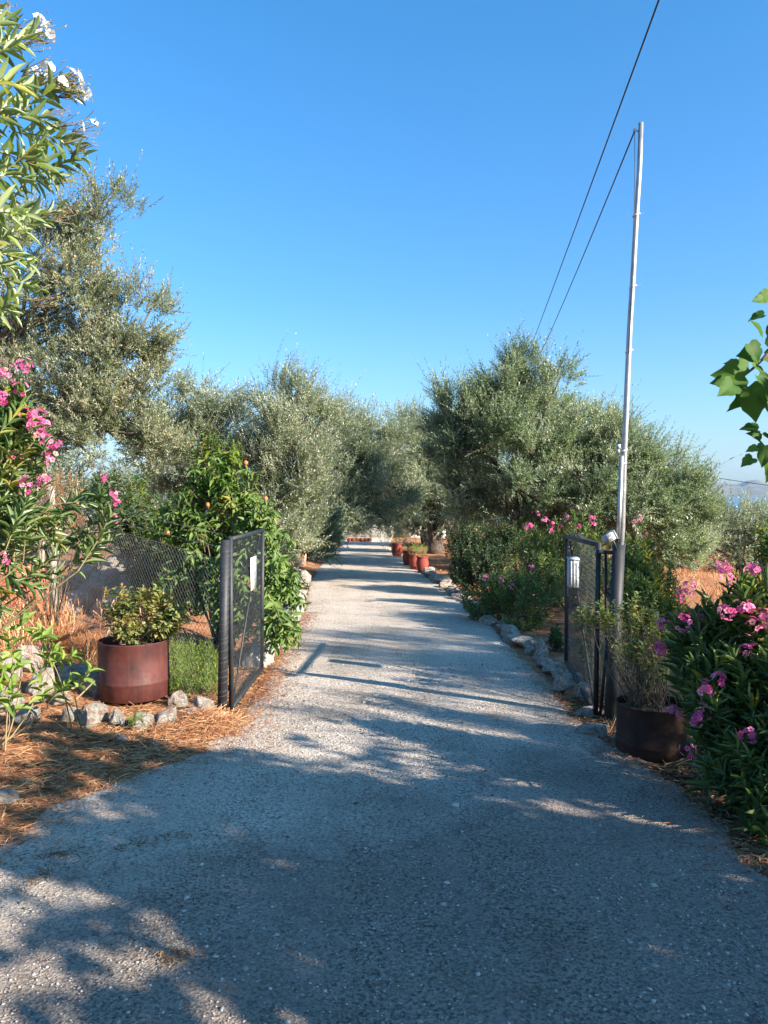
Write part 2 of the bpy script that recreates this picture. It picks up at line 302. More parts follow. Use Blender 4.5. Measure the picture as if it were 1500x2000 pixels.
def ground_mat():
    m, nt, b, out = new_mat('dry_mediterranean_soil'); v = coords(nt)
    at = nt.nodes.new('ShaderNodeAttribute'); at.attribute_name = 'tone'
    red = ramp(nt, [(.3,(.20,.075,.035)),(.5,(.36,.16,.08)),(.7,(.48,.27,.15))], noise(nt, 2.5, 9, .7, v))
    straw = ramp(nt, [(.3,(.15,.05,.025)),(.5,(.36,.155,.07)),(.7,(.50,.30,.16))], noise(nt, 9, 9, .75, v))
    c = mixc(nt, at.outputs['Fac'], red, straw)
    nt.links.new(c, b.inputs['Base Color']); b.inputs['Roughness'].default_value = .97; b.inputs['Specular IOR Level'].default_value = .15
    bp = nt.nodes.new('ShaderNodeBump'); bp.inputs['Strength'].default_value = .9; bp.inputs['Distance'].default_value = .03
    nt.links.new(noise(nt, 20, 9, .75, v), bp.inputs['Height']); nt.links.new(bp.outputs[0], b.inputs['Normal']); return m
M_GROUND = ground_mat()
M_PEBBLE = tone_mat('pebbles', [(0,(.10,.10,.10)),(.4,(.32,.29,.26)),(.8,(.56,.52,.47)),(1,(.70,.67,.62))], .9)
M_STRAW = tone_mat('straw', [(0,(.15,.05,.025)),(.4,(.40,.16,.07)),(.8,(.60,.34,.16)),(1,(.74,.54,.32))], .8)
M_DRYLEAF = tone_mat('dry_leaf', [(0,(.06,.035,.02)),(.5,(.20,.11,.05)),(1,(.42,.27,.13))], .8)

# ------------------------------------------------------------------ terrain and driveway
_yl = np.array([-12,-3,0,2,3,3.76,4.14,4.5,5.18,6.2,7.8,11.9,15.7,21,34,45]); _xl = np.array([-9,-7,-4.6,-2.6,-2.05,-1.88,-1.9,-1.66,-1.21,-1.12,-1.2,-1.27,-1.57,-1.82,-1.9,-3.0])
_yr = np.array([-12,-3,0,2,3.5,3.82,4.5,5.18,6.07,7.1,9.2,11.9,14.7,20,33,45]); _xr = np.array([9,6,3.6,2.3,1.75,1.78,1.75,1.62,1.52,1.60,1.52,1.43,1.27,.94,.2,.6])
def xl(y): return np.interp(y, _yl, _xl)
def xr(y): return np.interp(y, _yr, _xr)
def gz0(x, y):
    x, y = np.asarray(x, float), np.asarray(y, float)
    z = -0.02*np.clip(y, 0, 60)
    z = z - 0.09*np.clip(x-3, 0, 24)*sstep(8, 20, y)
    z = z + 0.28*sstep(-1.5, -4.2, x)*sstep(4.2, 8, y)*(1-sstep(16, 26, y))
    r = np.hypot(x, y); return z - 48*sstep(90, 480, r)
def gz(x, y):
    x, y = np.asarray(x, float), np.asarray(y, float)
    off = np.maximum(xl(y)-x, x-xr(y)); k = sstep(.02, .5, off)
    return gz0(x, y) + k*(.03 + .025*n2(x, y, .9) + .012*n2(x+9, y, 3)) - .006*(1-k)
ax_ = np.concatenate([-np.geomspace(620, 8.2, 44), np.arange(-8, 8.01, .09), np.geomspace(8.2, 620, 44)])
ay_ = np.concatenate([-np.geomspace(620, 3.2, 30), np.arange(-3, 16, .09), np.arange(16, 46, .35), np.geomspace(46.5, 620, 40)])
X_, Y_ = np.meshgrid(ax_, ay_); nx, ny = len(ax_), len(ay_)
idx = np.arange(nx*ny).reshape(ny, nx)
quads = np.stack([idx[:-1,:-1], idx[:-1,1:], idx[1:,1:], idx[1:,:-1]], -1).reshape(-1, 4)
strw = np.clip(sstep(.3,-1.0,X_)*sstep(9.5,7.5,Y_)+.25*n2(X_,Y_,1.5)*.5, 0, 1)
g = G(); g.add(np.stack([X_, Y_, gz(X_, Y_)], -1), quads, None, strw.ravel())
tag(obj('ground', g, M_GROUND, smooth=True), kind='structure')

yy = np.concatenate([np.arange(-12, 1.6, .4), np.arange(1.6, 9, .045), np.arange(9, 45, .16)]); ss = np.linspace(0, 1, 60)
L_ = xl(yy)+.06*n2(yy, yy*0+3, 2.2)+.035*n2(yy, yy*0, 8); R_ = xr(yy)+.05*n2(yy, yy*0+8, 2.2)+.035*n2(yy, yy*0+5, 8)
RX = L_[:,None]+(R_-L_)[:,None]*ss[None]; RY = np.repeat(yy[:,None], len(ss), 1)
RZ = gz0(RX, RY)+.004+.016*(1-np.abs(2*ss-1)[None]**8)*1.0+.004*n2(RX, RY, 1.3)+.0025*n2(RX, RY, 5)
edge = (ss < .001)|(ss > .999); RZ[:, edge] -= .03
i2 = np.arange(len(yy)*len(ss)).reshape(len(yy), len(ss))
g = G(); g.add(np.stack([RX, RY, RZ], -1), np.stack([i2[:-1,:-1], i2[:-1,1:], i2[1:,1:], i2[1:,:-1]], -1).reshape(-1,4))
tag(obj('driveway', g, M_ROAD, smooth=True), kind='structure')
def rz(x, y):
    s = np.clip((x-xl(y))/(xr(y)-xl(y)), 0, 1); return gz0(x, y)+.004+.016*(1-np.abs(2*s-1)**8)

# sea and mountains far behind
g = G(); a = np.linspace(-.5, 1.2, 30); 
V = [(math.sin(t)*r, math.cos(t)*r, -40.0) for r in (380, 9500) for t in a]
g.add(V, [[i, i+1, 30+i+1, 30+i] for i in range(29)])
m_sea = surf('sea_water', [(.3,(.01,.06,.13)),(.7,(.02,.09,.18))], .01, .25, .3, .05, bdist=1.0)
tag(obj('sea', g, m_sea), kind='structure')
g = G(); a = np.linspace(-.35, 1.0, 240); b_ = np.linspace(0, 1, 14)
A_, B_ = np.meshgrid(a, b_); 
pk = 150+75*np.sin(A_*9+2.2)+40*np.sin(A_*23+.4)+22*np.sin(A_*51)+12*np.sin(A_*97+1)
pk += 95*np.exp(-((A_-math.atan2(1471-750,1500))/.012)**2)*.6
ht = pk*np.sin(np.clip(B_,0,1)*math.pi/2)**1.1*(1+.10*np.sin(A_*130+B_*9)+.06*np.sin(A_*260-B_*14))-44*(1-sstep(0,.1,B_)); rr = 8000+B_*2600
i2 = np.arange(A_.size).reshape(A_.shape)
g.add(np.stack([np.sin(A_)*rr, np.cos(A_)*rr, ht], -1), np.stack([i2[:-1,:-1], i2[:-1,1:], i2[1:,1:], i2[1:,:-1]], -1).reshape(-1,4))
m_mt = surf('bare_hillside', [(.3,(.05,.055,.035)),(.5,(.12,.11,.075)),(.7,(.22,.19,.14))], .004, 1, 0, detail=10)
tag(obj('mountains', g, m_mt, smooth=True), kind='structure')

# ------------------------------------------------------------------ foliage builders
def ell_pts(ells, n, shell=.5):
    """n random points in a set of ellipsoids (centre, radii, weight), biased to the outside; returns points and outward directions"""
    w = np.array([e[2] for e in ells], float); k = RNG.choice(len(ells), n, p=w/w.sum())
    c = np.array([e[0] for e in ells])[k]; r = np.array([e[1] for e in ells])[k]
    d = nrm(RNG.normal(size=(n,3))); u = RNG.uniform(size=(n,1))**shell
    return c+d*r*u, nrm(d/r*r.mean())
def E(px, py, rpx, rpy, Y, depth=None, w=None):
    c = W(px, py, Y); rx, rz_ = rpx*Y/1500, rpy*Y/1500; dp = depth or (rx+rz_)/2
    return (c, np.array([rx, dp, rz_]), w or rx*rz_+.01)
def shoots(g, O, D, Ln, per, L, Wd, ang, tmpl, base_tone, jit=.18, t0=.1, up=.5, bend=.25, grav=0., tw=None, twr=.004, tipsz=.6):
    """leaves along many shoots: O origins, D directions, Ln lengths"""
    n = len(O); t = np.tile(np.linspace(t0, 1, per), n); i = np.repeat(np.arange(n), per)
    D = nrm(D); side = nrm(np.cross(D, RNG.normal(size=(n,3)))); bendv = side*bend+np.array([0,0,-grav])
    P = O[i]+D[i]*(t*Ln[i])[:,None]+bendv[i]*(t**2*Ln[i])[:,None]
    T = nrm(D[i]+2*bendv[i]*t[:,None]); phi = np.tile(np.arange(per)*2.4, n)+RNG.uniform(0,6.28,n)[i]
    A, B, C = frames(T, np.array([.31,.2,.93])+RNG.normal(size=(1,3))*.01)
    rad = B*np.cos(phi)[:,None]+C*np.sin(phi)[:,None]
    a = np.radians(ang[0]+(ang[1]-ang[0])*t+RNG.normal(size=len(t))*10)
    d = nrm(T*np.cos(a)[:,None]+rad*np.sin(a)[:,None]+np.array([0,0,-grav*1.3])+RNG.normal(size=P.shape)*.12)
    nr = nrm(T*.8+np.array([0,0,up])+RNG.normal(size=P.shape)*.35)
    X, Y, Z = frames(d, nr); s = RNG.uniform(.7,1.15,len(t))*(1-(1-tipsz)*t**3)
    tone = np.clip(base_tone[i]+RNG.normal(size=len(t))*jit, 0, 1)
    scatter(g, tmpl, P, X, Y, Z, np.stack([s*L, s*Wd, s*L], 1), tone)
    if tw is not None:
        e1 = O+D*(.5*Ln)[:,None]+bendv*(.25*Ln)[:,None]; e2 = O+D*Ln[:,None]*.96+bendv*(.92*Ln)[:,None]
        prisms(tw, O, e1, twr, twr*.75); prisms(tw, e1, e2, twr*.75, twr*.3)
def limb(g, A, B, r0, r1, k=7, sag=.12, n=7, wob=.06):
    A, B = np.asarray(A, float), np.asarray(B, float); L = np.linalg.norm(B-A); t = np.linspace(0, 1, n)[:,None]
    off = RNG.normal(size=3)*sag*L; off2 = RNG.normal(size=3)*sag*.5*L
    P = A+(B-A)*t+off*(t*(1-t)*2)+off2*np.sin(t*2*np.pi)*.5
    tube(g, P, r0+(r1-r0)*t[:,0]**.8, k, wob=wob); return P
def olive(name, label, cat, base, fork, ells, nclump, per_clump, Ltw=(.28,.5), leaves=13, L=.065, Wd=.017, mat=M_OLIVE, group='olive trees', r=.16, tone=.45, sp=.3, upw=.6, nl=16, wind=0.0, tmpl=T_DIA, bark=None, shell=.42):
    t = thing(name, (base[0], base[1], float(gz(base[0], base[1]))-.05), label, cat, group)
    nl = int(nl*1.5); nclump = int(nclump*1.02); C, out = ell_pts(ells, nclump, shell); br = G(); fol = G()
    b = np.array([base[0], base[1], t.location.z]); f = np.asarray(fork, float)
    P = limb(br, b, f, r*1.45, r*.85, 10, .10, 8, .17)
    if r > .16: limb(br, b+(r*.9,-.1,0), f+(r*.8,0,.3), r*.8, r*.45, 9, .14, 8, .18)
    sel = RNG.permutation(nclump)[:nl]; mains = []
    for j in range(4):
        q = C[sel[j % len(sel)]]; e = f+(q-f)*.6; Pm = limb(br, f, e, r*.62, r*.32, 8, .12, 7, .08); mains.append(Pm)
    allm = np.concatenate(mains)
    for j in sel:
        q = C[j]; a0 = allm[np.argmin(np.linalg.norm(allm-q, axis=1)+RNG.uniform(0,.3,len(allm)))]
        limb(br, a0, q, r*.32, r*.10, 5, .12, 6, .05)
    ci = np.repeat(np.arange(nclump), per_clump); n = len(ci); csz = np.mean([e[1].mean() for e in ells])
    leaves = int(leaves*1.85); L = L*1.0; Wd = Wd*1.15; O = C[ci]+RNG.normal(size=(n,3))*np.array([.17,.17,.14])*min(1.5, csz*.9)
    D = nrm(out[ci]*.7+np.array([wind,0,upw])+RNG.normal(size=(n,3))*.45)
    up = np.clip(out[ci][:,2], 0, 1); Ln = RNG.uniform(*Ltw, n)*.78*(1+.45*up)*(1+.7*(RNG.uniform(size=n) < .09))
    tn = np.clip(tone+.08+RNG.normal(size=nclump)[ci]*sp*.7+RNG.normal(size=n)*sp*.5, 0, 1)
    shoots(fol, O, D, Ln, leaves, L, Wd, (75, 25), tmpl, tn, .15, .05, .5, .2, 0, br, .0028)
    obj('trunk', br, bark or M_BARK, t, smooth=True); obj('crown', fol, mat, t); return t
def flowers(parent, C, n, size, mat, name='flower_cluster', spread=.06, tone=(0, 1), out=(0,-.4,.6)):
    for c in C:
        g = G(); k = int(n*RNG.uniform(.6, 1.3)); d = nrm(RNG.normal(size=(k,3))+np.array(out))
        P = np.asarray(c)+d*spread*RNG.uniform(.5,1.1,(k,1)); X, Y, Z = frames(nrm(np.cross(d, RNG.normal(size=(k,3)))), d)
        s = size*RNG.uniform(.8,1.15,(k,1))*np.ones((1,3)); scatter(g, T_FLOW, P, X, Y, Z, s, np.clip(RNG.uniform(tone[0], tone[1], k), 0, 1))
        obj(name, g, mat, parent)
def shrub(name, label, cat, bases, tips, group=None, L=.13, Wd=.024, per=24, Ln=(.25,.45), tmpl=T_LANCE, mat=M_OLE, tone=.5, sp=.2, ang=(80,22), flw=None, fmat=M_PINK, nf=10, fsz=.042, spread=.06, stems=True, sr=.008, grav=0., upw=.6, twig=M_TWIG, dirs=None, up=.5, stem_n=60, ftone=(0,.95)):
    bases = np.atleast_2d(bases); b0 = bases.mean(0)
    t = thing(name, (b0[0], b0[1], float(gz(b0[0], b0[1]))), label, cat, group); fol = G(); st = G(); n = len(tips)
    bi = bases[np.argmin(np.linalg.norm(tips[:,None,:2]-bases[None,:,:2], axis=2)+RNG.uniform(0,.15,(n,len(bases))), axis=1)] if len(bases) > 1 else np.repeat(bases, n, 0)
    bi = bi.copy(); bi[:,:2] += RNG.normal(size=(n,2))*.03
    if bases.shape[1] == 2: bi = np.concatenate([bi, gz(bi[:,0], bi[:,1])[:,None]], 1)
    D = nrm(nrm(tips-bi)*.8+np.array([0,0,upw])+RNG.normal(size=(n,3))*.3) if dirs is None else dirs
    Lv = RNG.uniform(*Ln, n); O = tips-D*Lv[:,None]
    for j in RNG.permutation(n)[:stem_n] if stems else []:
        s = np.linspace(0,1,6)[:,None]; P = bi[j]+(O[j]-bi[j])*s+np.array([0,0,.15*np.linalg.norm(O[j]-bi[j])])*(s*(1-s))*1.2+RNG.normal(size=3)*.05*s*(1-s)*4
        tube(st, P, np.linspace(sr, sr*.5, 6), 5, caps=False)
    tn = np.clip(tone+RNG.normal(size=n)*sp, 0, 1)
    shoots(fol, O, D, Lv, per, L, Wd, ang, tmpl, tn, .12, .15, up, .12, grav, st, sr*.5)
    obj('stem', st, twig, t, smooth=True); obj('foliage', fol, mat, t)
    if flw is not None and len(flw): flowers(t, flw, nf, fsz, fmat, spread=spread, tone=ftone)
    return t, tips, D
# ------------------------------------------------------------------ stones
def rock_mesh(seed, facets=16):
    r = np.random.default_rng(seed); n = 13; g = G(); lin = np.linspace(-1, 1, n); vid = {}; V = []; Q = []
    for ax in range(3):
        for s in (-1, 1):
            ids = np.zeros((n, n), int)
            for i in range(n):
                for j in range(n):
                    p = [0,0,0]; p[ax] = s; p[(ax+1)%3] = lin[i]; p[(ax+2)%3] = lin[j]; key = tuple(np.round(p, 4))
                    if key not in vid: vid[key] = len(V); V.append(p)
                    ids[i,j] = vid[key]
            for i in range(n-1):
                for j in range(n-1):
                    q = [ids[i,j], ids[i+1,j], ids[i+1,j+1], ids[i,j+1]]; Q.append(q if s > 0 else q[::-1])
    V = nrm(np.array(V, float))
    for k in range(facets):
        d = nrm(r.normal(size=3)); h = r.uniform(.5, .88); e = V@d-h; V = V-np.clip(e, 0, None)[:,None]*d*.92
    for f_, a_ in ((2.2,.07),(4.5,.04),(9,.02)): 
        q = r.normal(size=(4,3))*f_; ph = r.uniform(0,6.28,4); V = V*(1+a_*np.sin(V@q.T+ph).sum(1)/2)[:,None]
    V += r.normal(size=V.shape)*.012; g.add(V, Q); return g.mesh('rock', M_ROCK, False)
ROCKS = [rock_mesh(100+i) for i in range(10)]
BOULDERS = [m_.copy() for m_ in ROCKS]
for m_ in BOULDERS: m_.materials.clear(); m_.materials.append(M_BOULDER)
def rock(pos, size, label, group, name='stone', seed=None, sink=.3):
    o = bpy.data.objects.new(name, (BOULDERS if name == 'boulder' else ROCKS)[RNG.integers(10) if seed is None else seed % 10]); COL.objects.link(o)
    s = np.array(size, float)*RNG.uniform(.88, 1.12, 3); o.scale = tuple(s/2*1.12); o.rotation_euler = (RNG.uniform(-.25,.25), RNG.uniform(-.25,.25), RNG.uniform(0, 6.28) if abs(size[0]-size[1]) < .03 else RNG.uniform(-.4,.4))
    z = float(gz(pos[0], pos[1])) if len(pos) < 3 else pos[2]
    o.location = (float(pos[0]), float(pos[1]), z+s[2]*(.5-sink)); return tag(o, label, 'stone', group)
ORD = 'first second third fourth fifth sixth seventh eighth ninth tenth eleventh twelfth thirteenth fourteenth fifteenth sixteenth seventeenth eighteenth nineteenth twentieth'.split()
TENS = ['', '', 'twenty', 'thirty', 'forty', 'fifty']
def ordn(i):
    if i < 20: return ORD[i]
    t, u = divmod(i+1, 10); return {2:'twentieth',3:'thirtieth',4:'fortieth',5:'fiftieth'}[t] if u == 0 else TENS[t]+'-'+ORD[u-1]
# border in front of the left drum planter: (px, py_base, Y, w, h, label)
for px, pb, Y, w, h, lb in [
    (395,1385,5.95,.19,.20,'grey weathered stone nearest the left gate post in the planter border'),
    (372,1402,5.8,.17,.15,'small bluish grey stone beside the gate post end of the planter border'),
    (325,1416,5.72,.21,.15,'broad pale cream stone second from the gate post in the planter border'),
    (283,1424,5.65,.20,.14,'light grey wedge stone with the green seedling just left of it'),
    (230,1420,5.68,.17,.17,'white and brown cracked stone left of the green seedling'),
    (180,1418,5.7,.25,.19,'large dark grey stone standing below the left side of the drum planter'),
    (136,1412,5.75,.16,.17,'grey stone between the large dark grey one and the broken branch'),
    (52,1412,5.72,.30,.16,'flat light grey stone lying under the dry branch at the left'),
    (12,1380,5.9,.24,.22,'dark grey stone at the left picture edge under the yellow green shoots'),
    (350,1360,6.2,.18,.14,'reddish brown stone pressed against the right foot of the drum planter'),
    (120,1372,6.15,.2,.14,'brown stone behind the grey ones in the planter border')]:
    p = W(px, pb, Y); rock((p[0], p[1]), (w, w*.85, h*1.25), lb, 'stones bordering the drum planter bed')
for px, pb, Y, w, h, lb in [
    (62,1310,6.9,.34,.30,'large white limestone block behind the yellow green shoots'),
    (82,1365,6.3,.24,.30,'tall pale brown stone standing in front of the white block'),
    (18,1330,6.6,.3,.3,'pale grey stone beside the white block, cut by the picture edge'),
    (150,1335,6.8,.42,.2,'wide flat dark grey stone behind the drum planter'),
    (178,1350,6.5,.26,.2,'blue grey stone touching the left side of the drum planter')]:
    p = W(px, pb, Y); rock((p[0], p[1]), (w, w*.8, h*1.2), lb, 'loose stones left of the drum planter')
p = W(12,1575,4.25); rock((p[0],p[1]), (.16,.14,.12), 'grey stone half buried in dry straw at the left picture edge', 'stones lying in the straw')
p = W(238,1460,5.3); rock((p[0],p[1]), (.09,.08,.07), 'tiny grey stone alone in the dry straw', 'stones lying in the straw')
# rock pile behind the fence
for i, (px, py, Y, w, h, lb) in enumerate([
    (205,1195,10.5,.5,.7,'tall pale boulder at the top of the rock pile behind the fence'),
    (180,1215,10.3,.4,.46,'dark shaded boulder in the middle of the rock pile behind the fence'),
    (150,1225,10.0,.42,.32,'small dark rock at the left foot of the rock pile behind the fence'),
    (248,1235,10.2,.36,.42,'pale boulder at the right foot of the rock pile behind the fence'),
    (205,1240,9.9,.34,.24,'flat cream rock at the front of the rock pile behind the fence'),
    (222,1180,10.9,.6,.98,'highest pale boulder at the back of the rock pile behind the fence'),
    (258,1190,10.7,.5,.8,'pale boulder on the right shoulder of the rock pile behind the fence'),
    (165,1200,10.8,.5,.7,'grey boulder at the back left of the rock pile behind the fence'),
    (118,1235,10.4,.3,.24,'cream rock left of the rock pile near the concrete post')]):
    p = W(px, py, Y); z = float(gz(p[0], p[1])); rock((p[0], p[1], z), (w, w*.9, h), lb, 'boulders heaped behind the wire fence', 'boulder', sink=.12)
for px, py, Y, w, lb in [(172,1172,10.0,.2,'small cream rock lodged on the left shoulder of the rock pile'),(196,1150,10.05,.24,'pale rock resting halfway up the rock pile'),(236,1158,10.0,.22,'ochre rock resting at mid height on the right of the rock pile'),(150,1192,9.8,.18,'small pale rock low on the left of the rock pile'),(214,1182,9.7,.26,'cream rock low in the middle of the rock pile'),(255,1190,9.7,.2,'small rock low on the right of the rock pile'),(222,1118,10.3,.2,'small rock near the top of the rock pile')]:
    p = W(px, py, Y); rock((p[0], p[1], p[2]-.06), (w, w*.9, w*.75), lb, 'boulders heaped behind the wire fence', 'boulder', sink=.12)
# driveway edging on the right
y = 6.55; i = 0
while y < 21 and i < 58:
    w = RNG.choice([RNG.uniform(.12,.2), RNG.uniform(.22,.38)]) if y < 12 else RNG.uniform(.28,.45); h = RNG.uniform(.11,.22)
    x = float(xr(y))+.10+RNG.normal()*.05; y += w*.5
    o = rock((x, y), (w*.8, w, h), '%s stone from the right gate leaf in the driveway edging' % ordn(i), 'rough stones edging the driveway on the right', 'edging_stone', sink=.2)
    y += w*.47; i += 1
for j, (px, py, Y, w, h) in enumerate([(1140,1432,5.6,.3,.13),(1190,1440,5.45,.2,.08),(1215,1478,5.05,.35,.07),(1130,1395,6.1,.26,.12)]):
    p = W(px, py, Y); rock((p[0]+.08, p[1]), (w, w*.7, h), ['low grey slab stone in front of the right gate post','small pale stone at the foot of the right gate post','flat stone at the driveway edge beside the dark pot','pale brown stone under the end of the right gate leaf'][j], 'stones at the foot of the right gate', sink=.4)
# left edge: low whitewashed kerb wall then stones
g = G(); ys = np.arange(7.85, 13.4, .07); prof = [(-.13,-.1),(-.12,.07),(-.09,.13),(-.02,.15),(.06,.13),(.11,.08),(.12,-.1)]
V = []
for yv in ys:
    for (dx, dz) in prof: V.append((float(xl(yv))-.12+dx+RNG.normal()*.022, yv, float(gz0(float(xl(yv))-.1, yv))+dz+(RNG.normal()*.02+.03*float(n2(yv*2, dx*5, 2)))*(dz > 0)))
k = len(prof); g.add(V, [[i*k+j, (i+1)*k+j, (i+1)*k+j+1, i*k+j+1] for i in range(len(ys)-1) for j in range(k-1)]); g.add(V[:k], [[0,1,5,6],[1,2,4,5]], [[2,3,4]])
tag(obj('kerb_wall', g, M_CONC), 'low whitewashed concrete kerb wall along the left driveway edge behind the gate', 'kerb wall')
y = 13.6
for i in range(9):
    w = RNG.uniform(.3,.5); x = float(xl(y))-.12; rock((x, y), (w*.8, w, RNG.uniform(.22,.34)), '%s rough stone beyond the whitewashed kerb on the left driveway edge' % ordn(i), 'rough stones edging the driveway on the left', 'edging_stone', sink=.2); y += w*1.05

# ------------------------------------------------------------------ gate posts, leaves, fence
zL = float(gz0(-1.25, 6.1)); zR = float(gz0(1.74, 5.9))
t = thing('gate_post', (-1.29, 6.12, zL), 'black round steel post holding the left gate leaf, wound with wire', 'gate post', None)
g = G(); top = W(440,1055,6.12); bot = np.array([*W(433,1385,6.12)[:2], zL-.15]); tube(g, [bot, top], .038, 20, caps=True); obj('pole', g, M_BLACK, t, smooth=False)
g = G(); a = np.linspace(0, 2*np.pi*26, 26*14); s = np.linspace(.06,.95,len(a))
c = bot[None]+(top-bot)[None]*s[:,None]; tube(g, c+np.stack([.0405*np.cos(a), .0405*np.sin(a), .01*np.sin(a*.37)], 1), .0012, 4, caps=False)
obj('tie_wire', g, M_WIRE, t)
def leaf_gate(label, h_top, h_bot, f_top, f_bot, side, name='gate_leaf', brace=True, sag=0):
    h_top, h_bot, f_top, f_bot = [np.asarray(v, float) for v in (h_top, h_bot, f_top, f_bot)]
    t = thing(name, h_bot, label, 'gate'); nrmv = nrm(np.cross(f_bot-h_bot, h_top-h_bot)); g = G(); w = .034
    bar(g, h_bot-(0,0,w/2), h_top+(0,0,w/2), w, nrmv); bar(g, f_bot-(0,0,w/2), f_top+(0,0,w/2), w, nrmv)
    d = nrm(f_top-h_top); bar(g, h_top+d*w*.52, f_top-d*w*.52, w*.98, nrmv); bar(g, h_bot+d*w*.52, f_bot-d*w*.52, w*.98, nrmv)
    obj('frame', g, M_BLACK, t)
    g = G()
    if brace: bar(g, h_bot+(f_bot-h_bot)*.05+(h_top-h_bot)*.03, f_top-(f_top-h_top)*.12-(f_top-f_bot)*.03, .014, nrmv); obj('brace', g, M_BLACK, t)
    g = G(); Lw, Hh = np.linalg.norm(f_bot-h_bot), np.linalg.norm(h_top-h_bot); pit = .044; A = []; B = []
    for dirn in (1, -1):
        for c in np.arange(-Hh, Lw+Hh, pit*1.3):
            # line u = c + dirn*v*.75 within [0,Lw]x[0,Hh]
            vs = np.linspace(0, Hh, 60); us = c+dirn*vs*.62+(0 if dirn > 0 else 0); ok = (us > .01)&(us < Lw-.01)
            if ok.sum() > 1:
                v0, v1 = vs[ok][0], vs[ok][-1]
                for (u, v, LL) in ((c+dirn*v0*.62, v0, A), (c+dirn*v1*.62, v1, B)):
                    LL.append(h_bot+(f_bot-h_bot)*u/Lw+(h_top-h_bot)*v/Hh+nrmv*.004*dirn)
    prisms(g, A, B, .0014, k=3); obj('wire_mesh', g, M_WIREB, t); return t, nrmv
hb = W(452,1383,6.2); ht = W(450,1053,6.2); fb = W(511,1305,7.65); ft = W(513,1036,7.65)
gl, nv = leaf_gate('open left gate leaf of black tube and wire mesh carrying a white sign', ht, hb, ft, fb, 1)
nv = nv if nv[0] > 0 else -nv
for s in (.12,.36,.62,.9):
    g = G(); c = hb+(ht-hb)*s; box(g, c-np.array([.034,.0,0]), (.014,0,0), (0,.012,0), (0,0,.018)); obj('hinge', g, M_BLACK, gl)
def on_gate(u, v): return hb+(fb-hb)*u+(ht-hb)*v
sc_ = on_gate(.615,.0); u0, u1 = .52, .72
zt0, zt1 = W(482,1090,6.95)[2], W(482,1155,6.95)[2]
au = nrm(fb-hb)
cc = (on_gate(u0,0)+on_gate(u1,0))/2; cc = np.array([cc[0], cc[1], (zt0+zt1)/2])+nv*.022
g = G(); hw = np.linalg.norm(fb-hb)*(u1-u0)/2; hh = (zt0-zt1)/2; box(g, cc, au*hw, nv*.003, np.array([0,0,hh]))
sp = obj('sign_plate', g, M_PLATE, gl); tag(sp, 'white sign plate with faded grey marks wired to the mesh')
g = G(); f = cc+nv*.0045
def mark(u, v, w, h, tilt=0):
    box(g, f+au*u*hw+np.array([0,0,v*hh]), au*w*1.6*hw+np.array([0,0,tilt*hh]), nv*.0008, np.array([0,0,h*1.5*hh]))
for (u, v, w, h, ti) in [(-.35,.42,.07,.09,0),(.35,.46,.07,.09,0),(.0,.34,.3,.02,.01),(-.1,.18,.05,.08,0),(.15,.26,.2,.018,0),(.28,-.02,.18,.045,.02),(-.1,-.1,.2,.05,.03),(.15,-.22,.25,.015,0),(.1,-.36,.2,.05,0),(.0,.72,.5,.012,0),(.0,.66,.4,.01,0)]: mark(u, v, w, h, ti)
obj('lettering', g, M_INK, sp)

# right post, leaf, tall galvanised pole
t = thing('gate_post', (1.74, 5.92, zR), 'black steel post right of the driveway with the tall pole strapped to it', 'gate post')
pb = np.array([*W(1191,1405,5.92)[:2], zR-.15]); pt = W(1209,1064,5.92); g = G(); tube(g, [pb, pt], .05, 8); obj('pole', g, M_BLACK, t)
g = G(); q = W(1207,1080,5.92); bar(g, W(1172,1078,6.0), q, .026); bar(g, W(1183,1082,6.02), W(1184,1250,6.02), .018); bar(g, W(1186,1250,6.0), W(1172,1400,6.0), .02); obj('side_rail', g, M_BLACK, t)
g = G(); c1 = W(1175,1077,5.97); box(g, c1, (.02,0,0), (0,.012,0), (0,0,.014)); obj('latch', g, M_GALV, t)
t = thing('tall_pole', (1.80, 5.86, zR), 'tall thin galvanised pole of strapped lengths leaning above the right gate post', 'pole')
P0 = W(1205,1180,6.0); P1 = W(1215,1030,5.93); P2 = W(1230,640,5.86); P3 = W(1243,420,5.86); P4 = W(1252,240,5.86)
g = G(); pts = np.array([P0, P1, W(1219,890,5.86), W(1224,780,5.86), P2, W(1237,530,5.86), P3, W(1249,330,5.86), P4]); tube(g, pts, np.linspace(.024,.018,9), 16); obj('pipe', g, M_GALV, t, smooth=True)
g = G(); pts2 = np.array([W(1214,890,5.84), W(1210,1000,5.86), W(1207,1052,5.87)]); tube(g, pts2, .017, 12); obj('lower_pipe', g, M_GALV, t, smooth=True)
for py, px in ((420,1242.5),(560,1236),(686,1228.5),(880,1218),(905,1217)):
    g = G(); c = W(px, py, 5.86); a = np.linspace(0, 2*np.pi, 16); 
    for dz in (-.003, .003): tube(g, np.stack([c[0]+.026*np.cos(a), c[1]+.026*np.sin(a), c[2]+dz+.01*np.cos(a)], 1), .004, 5, caps=False)
    prisms(g, [c+(.025,-.02,0)], [c+(.05,-.03,.004)], .002); obj('wire_strap', g, M_PLATE, t)
g = G(); c = W(1211,872,5.8); box(g, c-(.012,0,0), (.013,0,0), (0,.014,0), (0,0,.016)); box(g, c+(-.014,0,-.036), (.009,0,0), (0,.012,0), (0,0,.013)); obj('insulator', g, M_GREYBOX, t)
g = G(); c = W(1240,255,5.86); a = np.linspace(0, 2*np.pi, 12); tube(g, np.stack([c[0]+.013*np.cos(a), c[1]+0*a, c[2]+.013*np.sin(a)], 1), .003, 5, caps=False); tube(g, [c+(.012,0,0), W(1251,258,5.86)], .004, 5); obj('ring_hook', g, M_BLACK, t)
ring = c
